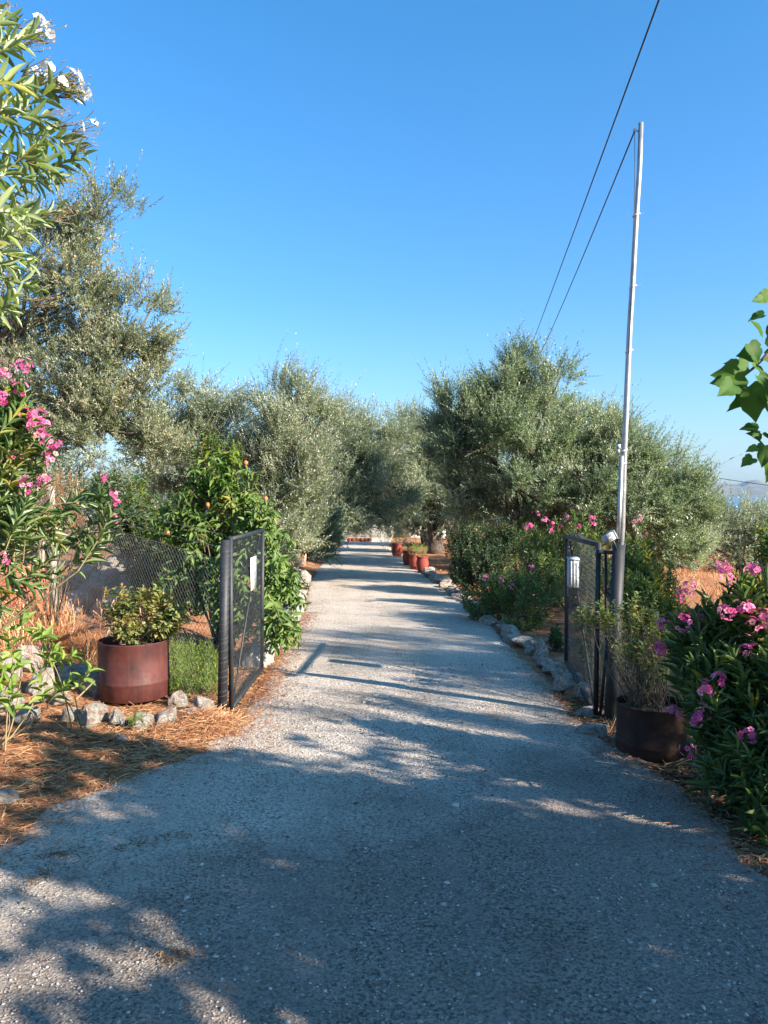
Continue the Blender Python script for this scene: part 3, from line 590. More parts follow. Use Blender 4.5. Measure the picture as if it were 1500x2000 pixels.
def cable(name, label, pts, r, sag):
    g = G(); pts = [np.asarray(p, float) for p in pts]; out = []
    for a, b in zip(pts[:-1], pts[1:]):
        s = np.linspace(0, 1, 24)[:,None]; out.append(a+(b-a)*s-np.array([0,0,1.])*sag*4*s*(1-s))
    tube(g, np.concatenate([out[0]]+[o[1:] for o in out[1:]]), r, 6); return tag(obj(name, g, M_CABLE), label, 'cable')
cable('overhead_cable', 'black cable tied at the top of the tall pole and running off over the olives', [ring, W(1030,740,24.), W(1000,870,34)], .006, .12)
cable('overhead_cable', 'upper black cable crossing the sky from the top edge down to the olive tree', [W(1360,-200,3.6), W(1012,742,26.), W(985,880,36)], .006, .04)
g = G(); tube(g, [ring+(0,0,-.01), W(1240,330,5.84), W(1238,470,5.84), W(1228,690,5.83)], .003, 5); tag(obj('rope', g, M_CABLE), 'thin dark cord hanging down the tall pole from its ring hook', 'cord')
cable('overhead_cable', 'lower black cable passing in front of the distant mountains at the right', [W(1380,930,18), W(1640,965,15)], .007, .02)
# flood light
t = thing('floodlight', W(1196,1052,5.85), 'small floodlight with glass face tilted on top of the right gate post', 'floodlight')
c = W(1189,1050,5.84); tl = math.radians(28); ax = np.array([math.cos(tl),.25,math.sin(tl)]); ax = nrm(ax); up_ = nrm(np.cross(np.array([0,1,0]), ax))*-1; up_ = up_ if up_[2] > 0 else -up_
dp = np.cross(ax, up_); g = G(); box(g, c, ax*.040, dp*.03, up_*.030); obj('housing', g, M_GREYBOX, t)
g = G(); box(g, c-ax*.012-dp*.0315*(1 if dp[1] > 0 else -1), ax*.024, dp*.002, up_*.024); obj('glass', g, M_GLASS, t)
g = G(); box(g, c+ax*.047, ax*.005, dp*.034, up_*.036); obj('rear_plate', g, M_GREYBOX, t)
g = G(); bar(g, c+ax*.02-up_*.032, W(1204,1072,5.88), .014); obj('bracket', g, M_BLACK, t)
# right gate leaf
hb2 = W(1163,1392,6.0); ht2 = W(1169,1064,6.0); fb2 = W(1106,1292,7.5); ft2 = W(1107,1048,7.5)
gr, nv2 = leaf_gate('open right gate leaf of black tube and wire mesh with a grey letter box', ht2, hb2, ft2, fb2, -1)
g = G(); bar(g, ft2-(0,0,.0)-nrm(ft2-ht2)*-.02, ft2+nrm(ft2-ht2)*.16, .03); obj('rail_end', g, M_BLACK, gr)
nv2 = nv2 if nv2[0] < 0 else -nv2; au2 = nrm(fb2-hb2)
t = thing('letter_box', W(1128,1145,6.9), 'grey letter box with a pale double front hung on the right gate leaf', 'letter box')
q = hb2+(fb2-hb2)*.52; zt, zb = W(1128,1090,6.9)[2], W(1128,1143,6.9)[2]
c = np.array([q[0], q[1], (zt+zb)/2])+nv2*.055; h = (zt-zb)/2
g = G(); box(g, c, au2*.06, nv2*.042, (0,0,h)); box(g, c+(0,0,h+.006), au2*.066, nv2*.047, (0,0,.008)); obj('case', g, M_GREYBOX, t)
g = G(); box(g, c-au2*.063, au2*.003, nv2*.010, (0,0,h*.95)); box(g, c-au2*.063+nv2*.026, au2*.003, nv2*.006, (0,0,h*.9)); box(g, c-au2*.064-nv2*.022, au2*.0045, nv2*.008, (0,0,h*.8)); obj('front', g, M_PLATE, t)

# left chain link fence
fa = np.array([-1.33, 6.15]); fb_ = np.array([-3.92, 9.1]); fc = np.array([-6.6, 8.6])
def chain(label, a, b, za0, za1, zb0, zb1, name='chain_link_fence', barbs=(.13,.27), pitch=.062):
    t = thing(name, (*(a+b)/2, min(za0, zb0)), label, 'fence'); L = np.linalg.norm(b-a); H = (za1-za0+zb1-zb0)/2; g = G(); A = []; B = []
    def P(u, v, d=0): s = u/L; z0 = za0+(zb0-za0)*s; z1 = za1+(zb1-za1)*s; nn = np.array([-(b-a)[1], (b-a)[0]])/L; return np.array([a[0]+(b[0]-a[0])*s+nn[0]*d, a[1]+(b[1]-a[1])*s+nn[1]*d, z0+(z1-z0)*v/H])
    for dn in (1, -1):
        for c in np.arange(-H-L, L+H, pitch):
            vs = np.linspace(0, H, 50); us = c+dn*vs; ok = (us >= 0)&(us <= L)
            if ok.sum() > 1: v0, v1 = vs[ok][0], vs[ok][-1]; A.append(P(c+dn*v0, v0, .002*dn)); B.append(P(c+dn*v1, v1, .002*dn))
    prisms(g, A, B, .0014, k=3); tube(g, [P(0,H), P(L*.5,H-.01), P(L,H)], .0022, 5); obj('wire_mesh', g, M_WIRE, t)
    for h in barbs:
        g = G(); s = np.linspace(0, L, 14); pts = np.array([P(u, H)+np.array([0,0,h*(.75+.25*u/L)-.03*math.sin(u/L*math.pi)]) for u in s]); tube(g, pts, .0022, 5)
        for u in np.arange(.08, L, .12):
            q = P(u, H)+np.array([0,0,h*(.75+.25*u/L)-.03*math.sin(u/L*math.pi)]); e = RNG.normal(size=3)*.013; prisms(g, [q-e], [q+e], .0014)
        obj('barbed_wire', g, M_WIRE, t)
    return t
z1 = float(gz(*fb_)); z2 = float(gz(*fc))
chain('rusty chain link fence with barbed wire between the left gate post and the concrete post', fa, fb_, zL-.02, 1.12, z1, 1.42)
chain('chain link fence section left of the whitewashed concrete post, cut by the picture edge', fb_, fc, z1, 1.42, z2, 1.55, barbs=(.15,))
for (x, y, h, lb) in ((fb_[0], fb_[1], 1.62, 'whitewashed square concrete fence post behind the left oleander'),):
    g = G(); z = float(gz(x, y)); b0 = np.array([x-.02, y+.06, z-.1]); b1 = np.array([x-.05, y+.06, z+h])
    for s0, s1 in zip(np.linspace(0,1,9)[:-1], np.linspace(0,1,9)[1:]): pass
    bar(g, b0, b1, .085); tag(obj('fence_post', g, M_CONC), lb, 'fence post')
for i, (px, Y, hh_) in enumerate([(95,10.6,1.0),(112,11,.95),(78,10.4,.9)]):
    p = W(px, 1100, Y); z = float(gz(p[0], p[1])); g = G(); tube(g, [(p[0],p[1],z-.1),(p[0]+.03,p[1],z+hh_)], .035, 7, wob=.1)
    tag(obj('wooden_stake', g, surf('grey_wood', [(.3,(.25,.20,.15)),(.7,(.45,.39,.31))], 12)), ['grey wooden stake just right of the whitewashed concrete post','grey wooden stake left of the rock pile, the right one of three','short grey stake hidden closest behind the whitewashed concrete post'][i], 'stake', 'wooden stakes left of the rock pile')
g = G(); tube(g, [W(1278,1300,7.6), W(1282,1195,7.6)], .024, 7, wob=.06); tag(obj('wooden_stake', g, surf('warm_wood', [(.3,(.35,.2,.11)),(.7,(.55,.38,.24))], 12)), 'reddish wooden stake standing behind the dark right pot plant', 'stake')
# red earth bank behind the left fence
g = G(); u = np.linspace(0, 1, 40); v = np.linspace(0, 1, 26); U, V_ = np.meshgrid(u, v)
bx = -7.2+U*3.1; by = 9.0+V_*2.4; bz = gz(bx, by)-.1+.98*np.sin(V_*math.pi)**.6*np.sin(U*math.pi)**.5*(1+.16*n2(bx, by, 2.4))
i2 = np.arange(U.size).reshape(U.shape); g.add(np.stack([bx, by, bz], -1), np.stack([i2[:-1,:-1], i2[:-1,1:], i2[1:,1:], i2[1:,:-1]], -1).reshape(-1,4))
tag(obj('earth_bank', g, M_REDEARTH, smooth=True), kind='structure')

# ------------------------------------------------------------------ drum planters and pots
def drum(label, c, R, H, mat, name='drum_planter'):
    t = thing(name, c, label, 'planter'); g = G(); d = .012
    prof = [(R*.98,0),(R,.004),(R,H*.26),(R*1.012,H*.275),(R*1.022,H*.30),(R*1.012,H*.325),(R,H*.34),(R,H*.70),(R*1.004,H*.97),(R*1.015,H*.985),(R*1.015,H),(R*.985,H),(R*.975,H*.97),(R*.97,H*.60)]
    lathe(g, c, prof, 56, dent=.014); obj('drum', g, mat, t, smooth=True)
    g = G(); a = np.arange(40)*2*np.pi/40; V = [(c[0], c[1], c[2]+H*.86)]
    for r in (.35,.7,.965): V += [(c[0]+R*r*math.cos(x), c[1]+R*r*math.sin(x), c[2]+H*.84+RNG.normal()*.012) for x in a]
    tr = [(0, 1+j, 1+(j+1)%40) for j in range(40)]; q = [(1+40*i+j, 41+40*i+j, 41+40*i+(j+1)%40, 1+40*i+(j+1)%40) for i in range(2) for j in range(40)]
    g.add(V, q, tr); obj('soil', g, M_SOIL, t, smooth=True); return t
dl = np.array([-2.10, 6.42, -.05]); drum('half oil drum painted dark red, set on the stones left of the gate', dl, .285, .47, M_DRUM)
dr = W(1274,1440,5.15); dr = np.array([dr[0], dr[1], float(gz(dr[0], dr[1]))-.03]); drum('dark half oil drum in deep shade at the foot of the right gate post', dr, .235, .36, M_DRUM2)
def pot(label, x, y, R, H, mat=M_TERRA, cat='pot', name='flower_pot', belly=1.15, group=None, z=None):
    z = float(gz(x, y)) if z is None else z; t = thing(name, (x, y, z), label, cat, group); g = G()
    lathe(g, (x, y, z), [(R*.7,0),(R*.85*belly,H*.25),(R*belly,H*.55),(R*.92,H*.86),(R*.9,H*.90),(R*1.02,H*.93),(R*1.02,H),(R*.88,H),(R*.86,H*.85)], 28); obj('body', g, mat, t, smooth=True)
    g = G(); a = np.arange(20)*2*np.pi/20; g.add([(x, y, z+H*.9)]+[(x+R*.87*math.cos(q), y+R*.87*math.sin(q), z+H*.88) for q in a], None, [(0,1+j,1+(j+1)%20) for j in range(20)]); obj('soil', g, M_SOIL, t)
    return np.array([x, y, z+H])
pots = []
for px, pbz, Y, R, H, lb, mt in [
    (825,1118,19.6,.155,.42,'nearest round red clay jar on the right driveway edge', M_TERRA),
    (810,1110,20.6,.15,.42,'middle red clay jar, second of the row on the right driveway edge', M_TERRA),
    (797,1100,22.0,.15,.42,'shaded red clay jar, third of the row on the right driveway edge', M_TERRA),
    (775,1086,26.0,.18,.46,'single dark red jar farther up the driveway before the white wall', M_TERRA)]:
    p = W(px, pbz, Y); pots.append(pot(lb, p[0], p[1], R, H, mt, 'jar', 'clay_jar', 1.05, 'red clay jars along the right of the driveway'))
p = W(585,1108,20.6); pb_ = pot('pale barrel with peeling red paint at the left driveway edge', p[0], p[1], .19, .46, M_PEACH, 'barrel', 'barrel', 1.0)
for i, px in enumerate((682,690,698,706,714,722)):
    p = W(px, 1066, 37.); pot('%s small red pot from the left in the row before the white wall' % ordn(i), p[0], p[1], .10, .2, M_TERRA, 'pot', 'flower_pot', 1.1, 'small red pots before the white wall')
# white house at the end of the driveway
t = thing('white_house', (W(730,1050,42)[0], 42, float(gz(0,42))), 'low white house glimpsed between the olives at the end of the driveway', 'house')
c = W(745,1030,42); zb = float(gz(0,42))-.1; g = G(); box(g, (c[0]+.2, 44, zb+1.2), (3.4,0,0), (0,1.9,0), (0,0,1.2)); obj('wall', g, M_WALL, t)
g = G(); g.add([(c[0]-3.4,41.8,zb+2.38),(c[0]+3.8,41.8,zb+2.38),(c[0]+3.8,46.2,zb+2.38),(c[0]-3.4,46.2,zb+2.38),(c[0]-3.0,44,zb+3.2),(c[0]+3.4,44,zb+3.2)], [(0,1,5,4),(2,3,4,5),(3,2,1,0)], [(1,2,5),(3,0,4)]); obj('roof', g, M_TILE, t)
g = G(); box(g, (c[0]+1.1, 42.08, zb+.95), (.42,0,0), (0,.03,0), (0,0,.95)); obj('door', g, M_TWIGD, t)

# ------------------------------------------------------------------ olive trees
olive('olive_tree', 'tallest olive tree, brownish grey crown rising at the left of the photo', 'olive tree', (-5.9,13.2), W(60,850,13.2),
      [E(60,480,110,90,13),E(150,450,75,60,13),E(215,425,50,45,13),E(150,560,105,80,13),E(150,780,120,100,12.8),E(280,620,45,70,12.8),E(300,860,60,80,12.8),E(300,760,40,60,12.8),E(270,590,52,55,12.8),E(190,690,120,100,13),E(40,690,110,120,13.4),E(255,700,65,90,12.8),E(215,830,110,95,12.6),E(90,840,110,110,12.8),E(-70,650,120,200,13.5)],
      330, 22, (.25,.45), 12, .068, .02, M_OLIVEB, r=.15, tone=.5, nl=34, shell=.5, wind=.1)
olive('olive_tree', 'pale olive tree with wind bent tips just right of the tallest one', 'olive tree', (-4.2,18.2), W(370,960,18.2),
      [E(380,765,42,36,18),E(390,840,75,70,18),E(330,880,70,80,18),E(440,800,32,50,18),E(400,920,90,80,18),E(400,1000,100,60,18)], 120, 24, (.35,.65), 12, .085, .022, M_OLIVE, r=.13, tone=.62, nl=16, wind=.35)
olive('olive_tree', 'tall leafy olive tree left of the driveway behind the persimmon tree', 'olive tree', (-2.9,17.0), W(560,960,17),
      [E(535,795,48,62,17),E(590,800,52,50,17),E(545,880,72,80,16.6),E(620,850,60,60,17.5),E(530,960,70,80,16.5),E(590,940,60,90,16.5),E(560,1040,60,60,16.5)], 150, 24, (.35,.7), 12, .08, .021, M_OLIVE, r=.14, tone=.58, nl=18, wind=.1, upw=.9)
olive('olive_tree', 'broad olive tree leaning over the driveway from the left, dark underneath', 'olive tree', (-2.6,23.5), W(640,960,23.5),
      [E(680,860,62,55,23),E(735,880,60,55,23.5),E(650,930,70,80,22.5),E(725,965,75,65,23),E(790,870,45,60,25),E(820,900,30,50,25.5),E(650,1005,60,45,22),E(780,960,40,60,25),E(620,1000,60,60,22.5),E(715,995,60,30,24)], 190, 24, (.4,.8), 12, .10, .026, M_OLIVE, r=.17, tone=.5, nl=22, wind=.1, upw=.7)
olive('olive_tree', 'low olive branches hanging over the left driveway edge beside the pale barrel', 'olive tree', (-2.5,18.8), W(600,1010,18.8),
      [E(630,1055,38,38,18.5),E(605,1020,45,50,18.8),E(655,1035,30,30,19)], 36, 22, (.3,.55), 12, .08, .022, M_OLIVE2, r=.09, tone=.35, nl=8)
olive('olive_tree', 'large olive tree with a forked dark trunk behind the right oleanders', 'olive tree', (3.2,16.2), W(996,945,16.2),
      [E(985,765,60,50,16),E(1065,760,60,55,16),E(885,815,50,60,16.3),E(1005,720,20,25,16),E(1095,735,22,25,16),E(960,840,100,75,15.8),E(1075,850,85,70,15.8),E(890,910,60,75,16.4),E(1040,930,80,60,15.4),E(940,960,60,50,16.4),E(1115,850,40,55,16),E(1000,1010,90,40,16),E(900,990,50,40,16.6)], 200, 26, (.32,.62), 12, .075, .021, M_OLIVE2, r=.13, tone=.5, nl=26, upw=.8)
olive('olive_tree', 'spreading olive tree behind the tall pole with drooping right side', 'olive tree', (5.4,15.8), W(1230,1000,15.8),
      [E(1190,860,55,55,16),E(1245,905,50,50,15.8),E(1180,920,90,80,15.6),E(1290,945,65,50,15.6),E(1335,975,45,35,15.6),E(1260,980,100,60,15.4),E(1150,985,80,60,15.6),E(1330,1010,60,45,15.6),E(1365,945,22,10,15.6),E(1240,1050,110,40,15.6),E(1320,1060,60,36,15.8),E(1120,1030,60,40,16)], 190, 26, (.3,.6), 12, .075, .021, M_OLIVE2, r=.14, tone=.52, nl=26, wind=.25, upw=.6)
olive('olive_tree', 'far olive tree with a thick twisted trunk standing beyond the clay jars', 'olive tree', (1.85,27.5), W(850,1000,27.5),
      [E(850,920,55,70,27.5),E(870,870,55,60,28),E(830,860,30,40,28),E(820,960,40,50,28),E(880,990,50,40,27.5),E(800,1000,35,35,28.5),E(770,1005,40,28,29),E(720,1010,35,24,30)], 170, 22, (.4,.8), 12, .11, .03, M_OLIVE, r=.19, tone=.42, nl=16)
olive('olive_tree', 'slender olive tree with a thin reddish trunk right of the twisted one', 'olive tree', (3.0,20.5), W(972,1000,20.5),
      [E(960,960,50,50,20.5),E(1000,980,50,40,20.8),E(930,1000,40,40,20.5),E(965,840,70,60,20.6),E(1045,830,70,60,20.8),E(905,890,40,50,20.4)], 150, 20, (.35,.65), 12, .09, .025, M_OLIVE2, r=.06, tone=.4, nl=10)
far = [(-9,30,3.6,'grey olive tree far back behind the tallest olive at the left'),(-5.6,33,4.0,'far olive tree seen between the two left olive trees'),(-2.9,40,3.6,'small far olive tree left of the white house'),
       (10.5,44,4.0,'far olive tree right of the white house'),(6.8,30,3.6,'far olive tree hidden behind the large forked olive'),(5.6,21.5,4.6,'olive tree behind the forked olive, showing between it and the spreading olive'),(1.9,33.5,4.2,'far olive tree closing the view above the driveway end at right'),(-.9,46,4.6,'farthest olive tree rising behind the white house'),(9.3,26,3.3,'olive tree behind the drooping right side of the spreading olive'),
       (11.2,31,2.9,'first low grey olive of the far right row, beside the red field'),(14.2,30.5,2.85,'second low grey olive of the far right row'),(16.6,33,3.3,'tallest grey olive of the far right row at the picture edge'),(13.2,40,3.6,'dark olive top between the first two of the far right row, farther off'),(-10,20,4.2,'olive tree at the left picture edge behind the red earth bank')]
for i, (x, y, h, lb) in enumerate(far):
    z = float(gz(x, y)); c = np.array([x, y, z]); w = 1.75 if x > 9 else 1.9
    e = [(c+(0,0,h*.62), np.array([w,w,h*.36]), 2), (c+(-w*.5,-.2,h*.45), np.array([w*.7,w*.7,h*.36]), 1), (c+(w*.55,0,h*.48), np.array([w*.7,w*.7,h*.36]), 1), (c+(w*.1,-.5,h*.3), np.array([w*.8,w*.7,h*.25]), 1)]
    olive('olive_tree', lb, 'olive tree', (x, y), c+(0,0,h*.3), e, 90, 20, (.35,.6), 12, .11, .032, M_OLIVE, r=.16, tone=.55, nl=10)

# ------------------------------------------------------------------ left shrubs
b_w = np.array([[-3.0,2.6],[-3.2,2.9]])
tipw = np.array([W(px, py, Y) for px, py, Y in [(20,25,2.9),(70,60,3.0),(60,95,2.9),(110,150,3.0),(140,175,3.05),(50,150,2.8),(90,215,3.0),(150,265,3.05),(160,290,3.0),(60,265,2.9),(110,340,3.0),(40,330,2.8),(70,420,2.9),(110,425,3.0),(30,430,2.7),(60,500,2.9),(20,540,2.8),(70,560,3.0),(40,590,2.9),(5,100,2.7),(5,210,2.7),(0,380,2.9),(0,480,2.7),(80,340,3.2),(-40,250,2.8),(-40,420,2.8),(-50,100,2.9),(-90,330,2.9),(10,620,2.9),(-100,520,2.9),(30,180,3.3),(30,380,3.3),(-20,10,2.9),(75,270,3.2)]])
dd = nrm(np.array([.75,0,.12])+RNG.normal(size=(len(tipw),3))*.33+np.array([0,0,1.])*np.linspace(.5,-.35,len(tipw))[:,None]*0)
dd = nrm(dd+np.clip((tipw[:,2:3]-2.9)*.5,-.5,.6)*np.array([0,0,1.]))
fw = [W(px, py, Y) for px, py, Y in [(75,45,3.),(95,60,3.),(85,75,2.95),(80,130,3.),(92,135,3.),(145,155,3.05),(162,182,3.05),(180,248,3.05),(140,150,3.),(5,8,2.9),(150,180,3.05),(120,165,3.)]]
tw_, tips_, D_ = shrub('oleander', 'tall white flowering oleander with long pale leaves at the upper left edge', 'oleander', b_w, tipw, None, .12, .023, 20, (.25,.38), T_LANCE, M_OLEW, .55, .16, (75,28), None, M_WHITE, 3, .035, .02, dirs=dd, stem_n=24, sr=.0065, up=.6)
for c in fw: flowers(tw_, [c], 3, .04, M_WHITE, 'flower_cluster', .028, (0,.7), (.6,0,.2))
for c in [W(px, py, 3.0) for px, py in [(60,70),(75,85),(90,160),(130,150),(140,165),(120,215),(150,240),(165,270),(175,290),(150,350),(120,410),(140,420),(100,590),(80,580)]]+[np.asarray(f) for f in fw]:
    g = G(); e = c+RNG.normal(size=(9,3))*.022+np.array([.01,0,0]); s = c-np.array([.08,0,.02]); prisms(g, np.repeat([s], 9, 0), e, .0014, .001); prisms(g, e, e+nrm(RNG.normal(size=(9,3))+np.array([1,0,.5]))*.014, .0028, .0008); obj('bud_stalk', g, M_TWIG, tw_)
def rnd_tips(ells, n, shell=.4): return ell_pts(ells, n, shell)[0]
ol1 = [E(-10,800,70,60,4.4),E(30,850,70,60,4.4),E(20,950,75,70,4.3),E(-20,1010,70,60,4.3),E(40,760,18,22,4.4)]
fl = [W(px, py, Y) for px, py, Y in [(5,722,4.3),(12,728,4.3),(48,716,4.35),(50,812,4.3),(62,820,4.3),(75,812,4.3),(85,830,4.3),(80,850,4.25),(95,860,4.3),(108,868,4.3),(70,835,4.25),(100,895,4.3),(30,895,4.3),(52,940,4.3),(48,955,4.3),(88,940,4.3),(0,1090,4.2),(36,760,4.35),(3,780,4.3)]]
shrub('oleander', 'pink flowering oleander at the left picture edge below the white one', 'oleander', [[-3.2,4.3],[-3.3,4.6]], rnd_tips(ol1, 60), None, .13, .023, 24, (.25,.4), T_LANCE, M_OLE, .62, .16, (65,25), fl, M_PINK, 10, .034, .045, upw=.5, stem_n=26)
tp = np.array([W(px, py, Y) for px, py, Y in [(200,940,4.9),(215,975,4.9),(225,1015,4.9),(150,960,4.9),(190,1000,5.0),(140,1000,4.8),(215,1045,4.9),(170,1040,5.0),(110,1020,4.8),(130,1060,4.8),(90,1080,4.7),(60,1100,4.7),(100,1120,4.7),(30,1110,4.6),(20,1160,4.5),(60,1040,4.8),(180,1080,4.9),(5,1200,4.6),(70,1160,4.7),(40,1070,4.6)]])
dd = nrm(np.array([.6,.1,.5])+RNG.normal(size=(len(tp),3))*.3); dd[9:] = nrm(np.array([.5,-.1,-.3])+RNG.normal(size=(len(tp)-9,3))*.35)
shrub('oleander', 'arching oleander branch with two pink blooms reaching over the wire fence', 'oleander', [[-3.5,4.9]], tp, None, .13, .024, 22, (.25,.42), T_LANCE, M_OLE, .58, .15, (60,25), [W(200,936,4.9), W(203,950,4.9), W(222,965,4.9), W(228,985,4.9), W(224,1013,4.9)], M_PINK, 7, .034, .03, dirs=dd, stem_n=20, sr=.011)
# yellow green broad shoots
tp = np.array([W(px, py, Y) for px, py, Y in [(50,1200,5.2),(75,1240,5.2),(20,1240,5.1),(100,1265,5.25),(40,1290,5.1),(10,1290,5.),(70,1310,5.15),(150,1280,5.3),(130,1330,5.3),(180,1310,5.3),(30,1350,5.),(5,1340,5.)]])
dd = nrm(np.array([.25,-.1,.8])+RNG.normal(size=(len(tp),3))*.4)
shrub('seedling_shrub', 'young shrub with broad yellow green leaves growing among the stones at left', 'shrub', [[-2.55,5.05],[-2.2,5.5]], tp, None, .13, .042, 10, (.15,.28), T_BROAD, M_WEED, .65, .2, (75,30), None, dirs=dd, stem_n=12, sr=.006, mat2=None) if False else shrub('young_shrub', 'young shrub with broad yellow green leaves growing among the stones at left', 'shrub', [[-2.55,5.05],[-2.2,5.5]], tp, None, .13, .042, 10, (.15,.28), T_BROAD, M_WEED, .65, .2, (75,30), None, dirs=dd, stem_n=12, sr=.006)
g = G(); tube(g, [W(-20,1392,5.35), W(60,1375,5.5), W(110,1362,5.6), W(150,1340,5.7)], [.02,.016,.012,.008], 7, wob=.08); tube(g, [W(95,1366,5.57), W(140,1375,5.5), W(185,1330,5.7)], [.010,.008,.005], 6)
tag(obj('dry_branch', g, M_TWIG, smooth=True), 'bare grey broken branch lying across the stones at the left', 'branch')
tp = W(265,1410,5.55)+np.array([[0,0,.02],[.03,0,.04],[-.02,0,.03],[.01,0,.09]]); shrub('seedling', 'small bright green oleander seedling sprouting between two border stones', 'seedling', [W(262,1420,5.55)], tp, None, .07, .008, 14, (.09,.13), T_DIA, M_WEED, .45, .15, (50,20), None, sr=.003)
# plant in the left drum
e = [E(235,1175,40,40,6.45),E(300,1160,45,35,6.45),E(340,1190,35,35,6.4),E(265,1220,50,25,6.4),E(320,1215,35,25,6.4)]
b = np.array([[dl[0]+dx, dl[1]+dy, .40] for dx, dy in ((-.1,.05),(0,-.05),(-.05,.1),(.06,0))])
t_, _, _ = shrub('potted_hibiscus', 'half dried leafy hibiscus growing out of the red drum planter', 'potted plant', b, rnd_tips(e, 170, .5), None, .055, .034, 11, (.08,.2), T_BROAD, M_HIB, .66, .22, (80,40), None, grav=.12, twig=M_TWIGD, stem_n=40, sr=.005)
# dry things
e = [E(115,940,55,40,8.2),E(105,1000,55,60,8.2),E(150,1000,25,50,8.2)]
shrub('dry_conifer', 'dead orange brown conifer behind the oleander branch at left', 'conifer', [[-3.55,8.2]], rnd_tips(e, 240, .5), None, .02, .007, 26, (.1,.2), T_DIA, M_DRYC, .5, .25, (60,20), None, stem_n=12, sr=.008, twig=M_TWIGD)
e = [E(150,1245,50,26,7.6),E(110,1225,30,20,7.8),E(185,1250,15,25,7.4)]
shrub('dry_bush', 'dry rust brown tuft of grass between the concrete post and the drum planter', 'dry bush', [[-2.9,7.5],[-3.2,7.6],[-2.75,7.4]], rnd_tips(e, 130, .6), None, .06, .003, 22, (.15,.3), T_STRAW, M_DRYC, .45, .25, (50,15), None, stem_n=80, sr=.002, twig=M_DRYLEAF)
# ground cover right of the drum
n = 420; gx = RNG.uniform(-2.0,-1.42,n); gy = RNG.uniform(6.55,8.4,n); gx -= (gy-6.55)*.22; O = np.stack([gx, gy, gz(gx, gy)], 1); g = G(); tw = G()
shoots(g, O, nrm(np.array([0,-.15,1.])+RNG.normal(size=(n,3))*.35), RNG.uniform(.1,.26,n), 14, .05, .011, (80,30), T_DIA, np.clip(.5+RNG.normal(size=n)*.25,0,1), tw=tw, twr=.002)
g.V += tw.V; g.t += [x*0+.9 for x in tw.t]; off = g.n; g.Q += [q+off for q in tw.Q]; g.Qm += tw.Qm; g.n += tw.n
tag(obj('ground_cover', g, M_WEED), 'bright green weeds covering the ground between drum planter and gate', 'weeds', kind='stuff')
# persimmon tree
e = [E(440,890,40,45,9.2),E(400,950,70,50,9.1),E(480,950,55,50,9.0),E(420,1040,85,70,9.0),E(520,1030,55,60,8.8),E(470,1120,90,60,8.6),E(550,1110,32,60,8.5),E(540,1190,32,50,8.3),E(340,1020,60,60,9.2),E(470,1190,60,50,8.6),E(370,1120,70,55,9),E(395,900,30,20,9.1),E(565,1215,26,34,7.9),E(575,1150,26,45,8.6),E(545,1225,25,28,7.8)]
tp = rnd_tips(e, 430, .45); dd = nrm(nrm(tp-W(450,1100,9.2))*.8+np.array([.1,-.15,.15])+RNG.normal(size=tp.shape)*.35)
tpz, _, _ = shrub('persimmon_tree', 'glossy green persimmon tree with orange fruit drooping beside the left gate leaf', 'fruit tree', [[-2.0,9.1],[-1.9,9.0]], tp, None, .135, .046, 12, (.25,.4), T_BROAD, M_PERS, .5, .2, (85,45), None, dirs=dd, grav=.38, twig=M_TWIGD, stem_n=50, sr=.014)
for px, py, Y in [(480,904,8.8),(519,974,8.7),(406,986,8.85),(328,1041,8.9)]:
    g = G(); c = W(px, py, Y); a = np.linspace(0, math.pi, 8); lathe(g, c, [(max(.025*math.sin(x), .001), -.028*math.cos(x)) for x in a], 14); obj('fruit', g, M_FRUIT, tpz, smooth=True)
e = [E(300,1000,60,60,11.5),E(260,950,45,45,12),E(300,1060,60,50,11.2),E(420,880,60,40,12.5)]
shrub('green_bush', 'dense green bush behind the fence between dead conifer and persimmon', 'bush', [[-3.5,11.6],[-3.1,11.5]], rnd_tips(e, 230, .45), None, .075, .035, 14, (.2,.35), T_BROAD, M_PERS, .45, .2, (80,40), None, twig=M_TWIGD, stem_n=30, sr=.012)
e = [E(250,1010,50,60,10.8),E(210,960,45,50,11.5),E(350,1090,60,60,10.6),E(290,1120,50,50,10.2),E(380,1150,50,50,10),E(320,1060,60,50,10.8)]
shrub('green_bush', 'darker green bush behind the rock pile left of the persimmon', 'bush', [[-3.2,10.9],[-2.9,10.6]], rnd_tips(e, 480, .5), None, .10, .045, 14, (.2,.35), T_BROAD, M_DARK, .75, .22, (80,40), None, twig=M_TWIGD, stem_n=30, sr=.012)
e = [E(160,950,90,60,16),E(60,930,90,60,15),E(170,1020,90,50,14),E(60,1010,80,60,13.5)]
shrub('green_bush', 'dull green thicket under the tallest olive tree at left', 'bush', [[-6.5,15],[-5.5,15]], rnd_tips(e, 300, .5), None, .09, .03, 16, (.3,.5), T_BROAD, M_OLIVE2, .45, .22, (80,40), None, twig=M_TWIGD, stem_n=30, sr=.014)
e = [E(560,1130,30,30,13.2),E(590,1140,20,20,14.5),E(555,1080,25,40,14)]
shrub('green_bush', 'low shaded bush at the left driveway edge below the pale barrel', 'bush', [[-1.75,13.4]], rnd_tips(e, 80, .5), None, .07, .03, 14, (.15,.3), T_BROAD, M_DARK, .4, .2, (80,40), None, twig=M_TWIGD, stem_n=20, sr=.008)

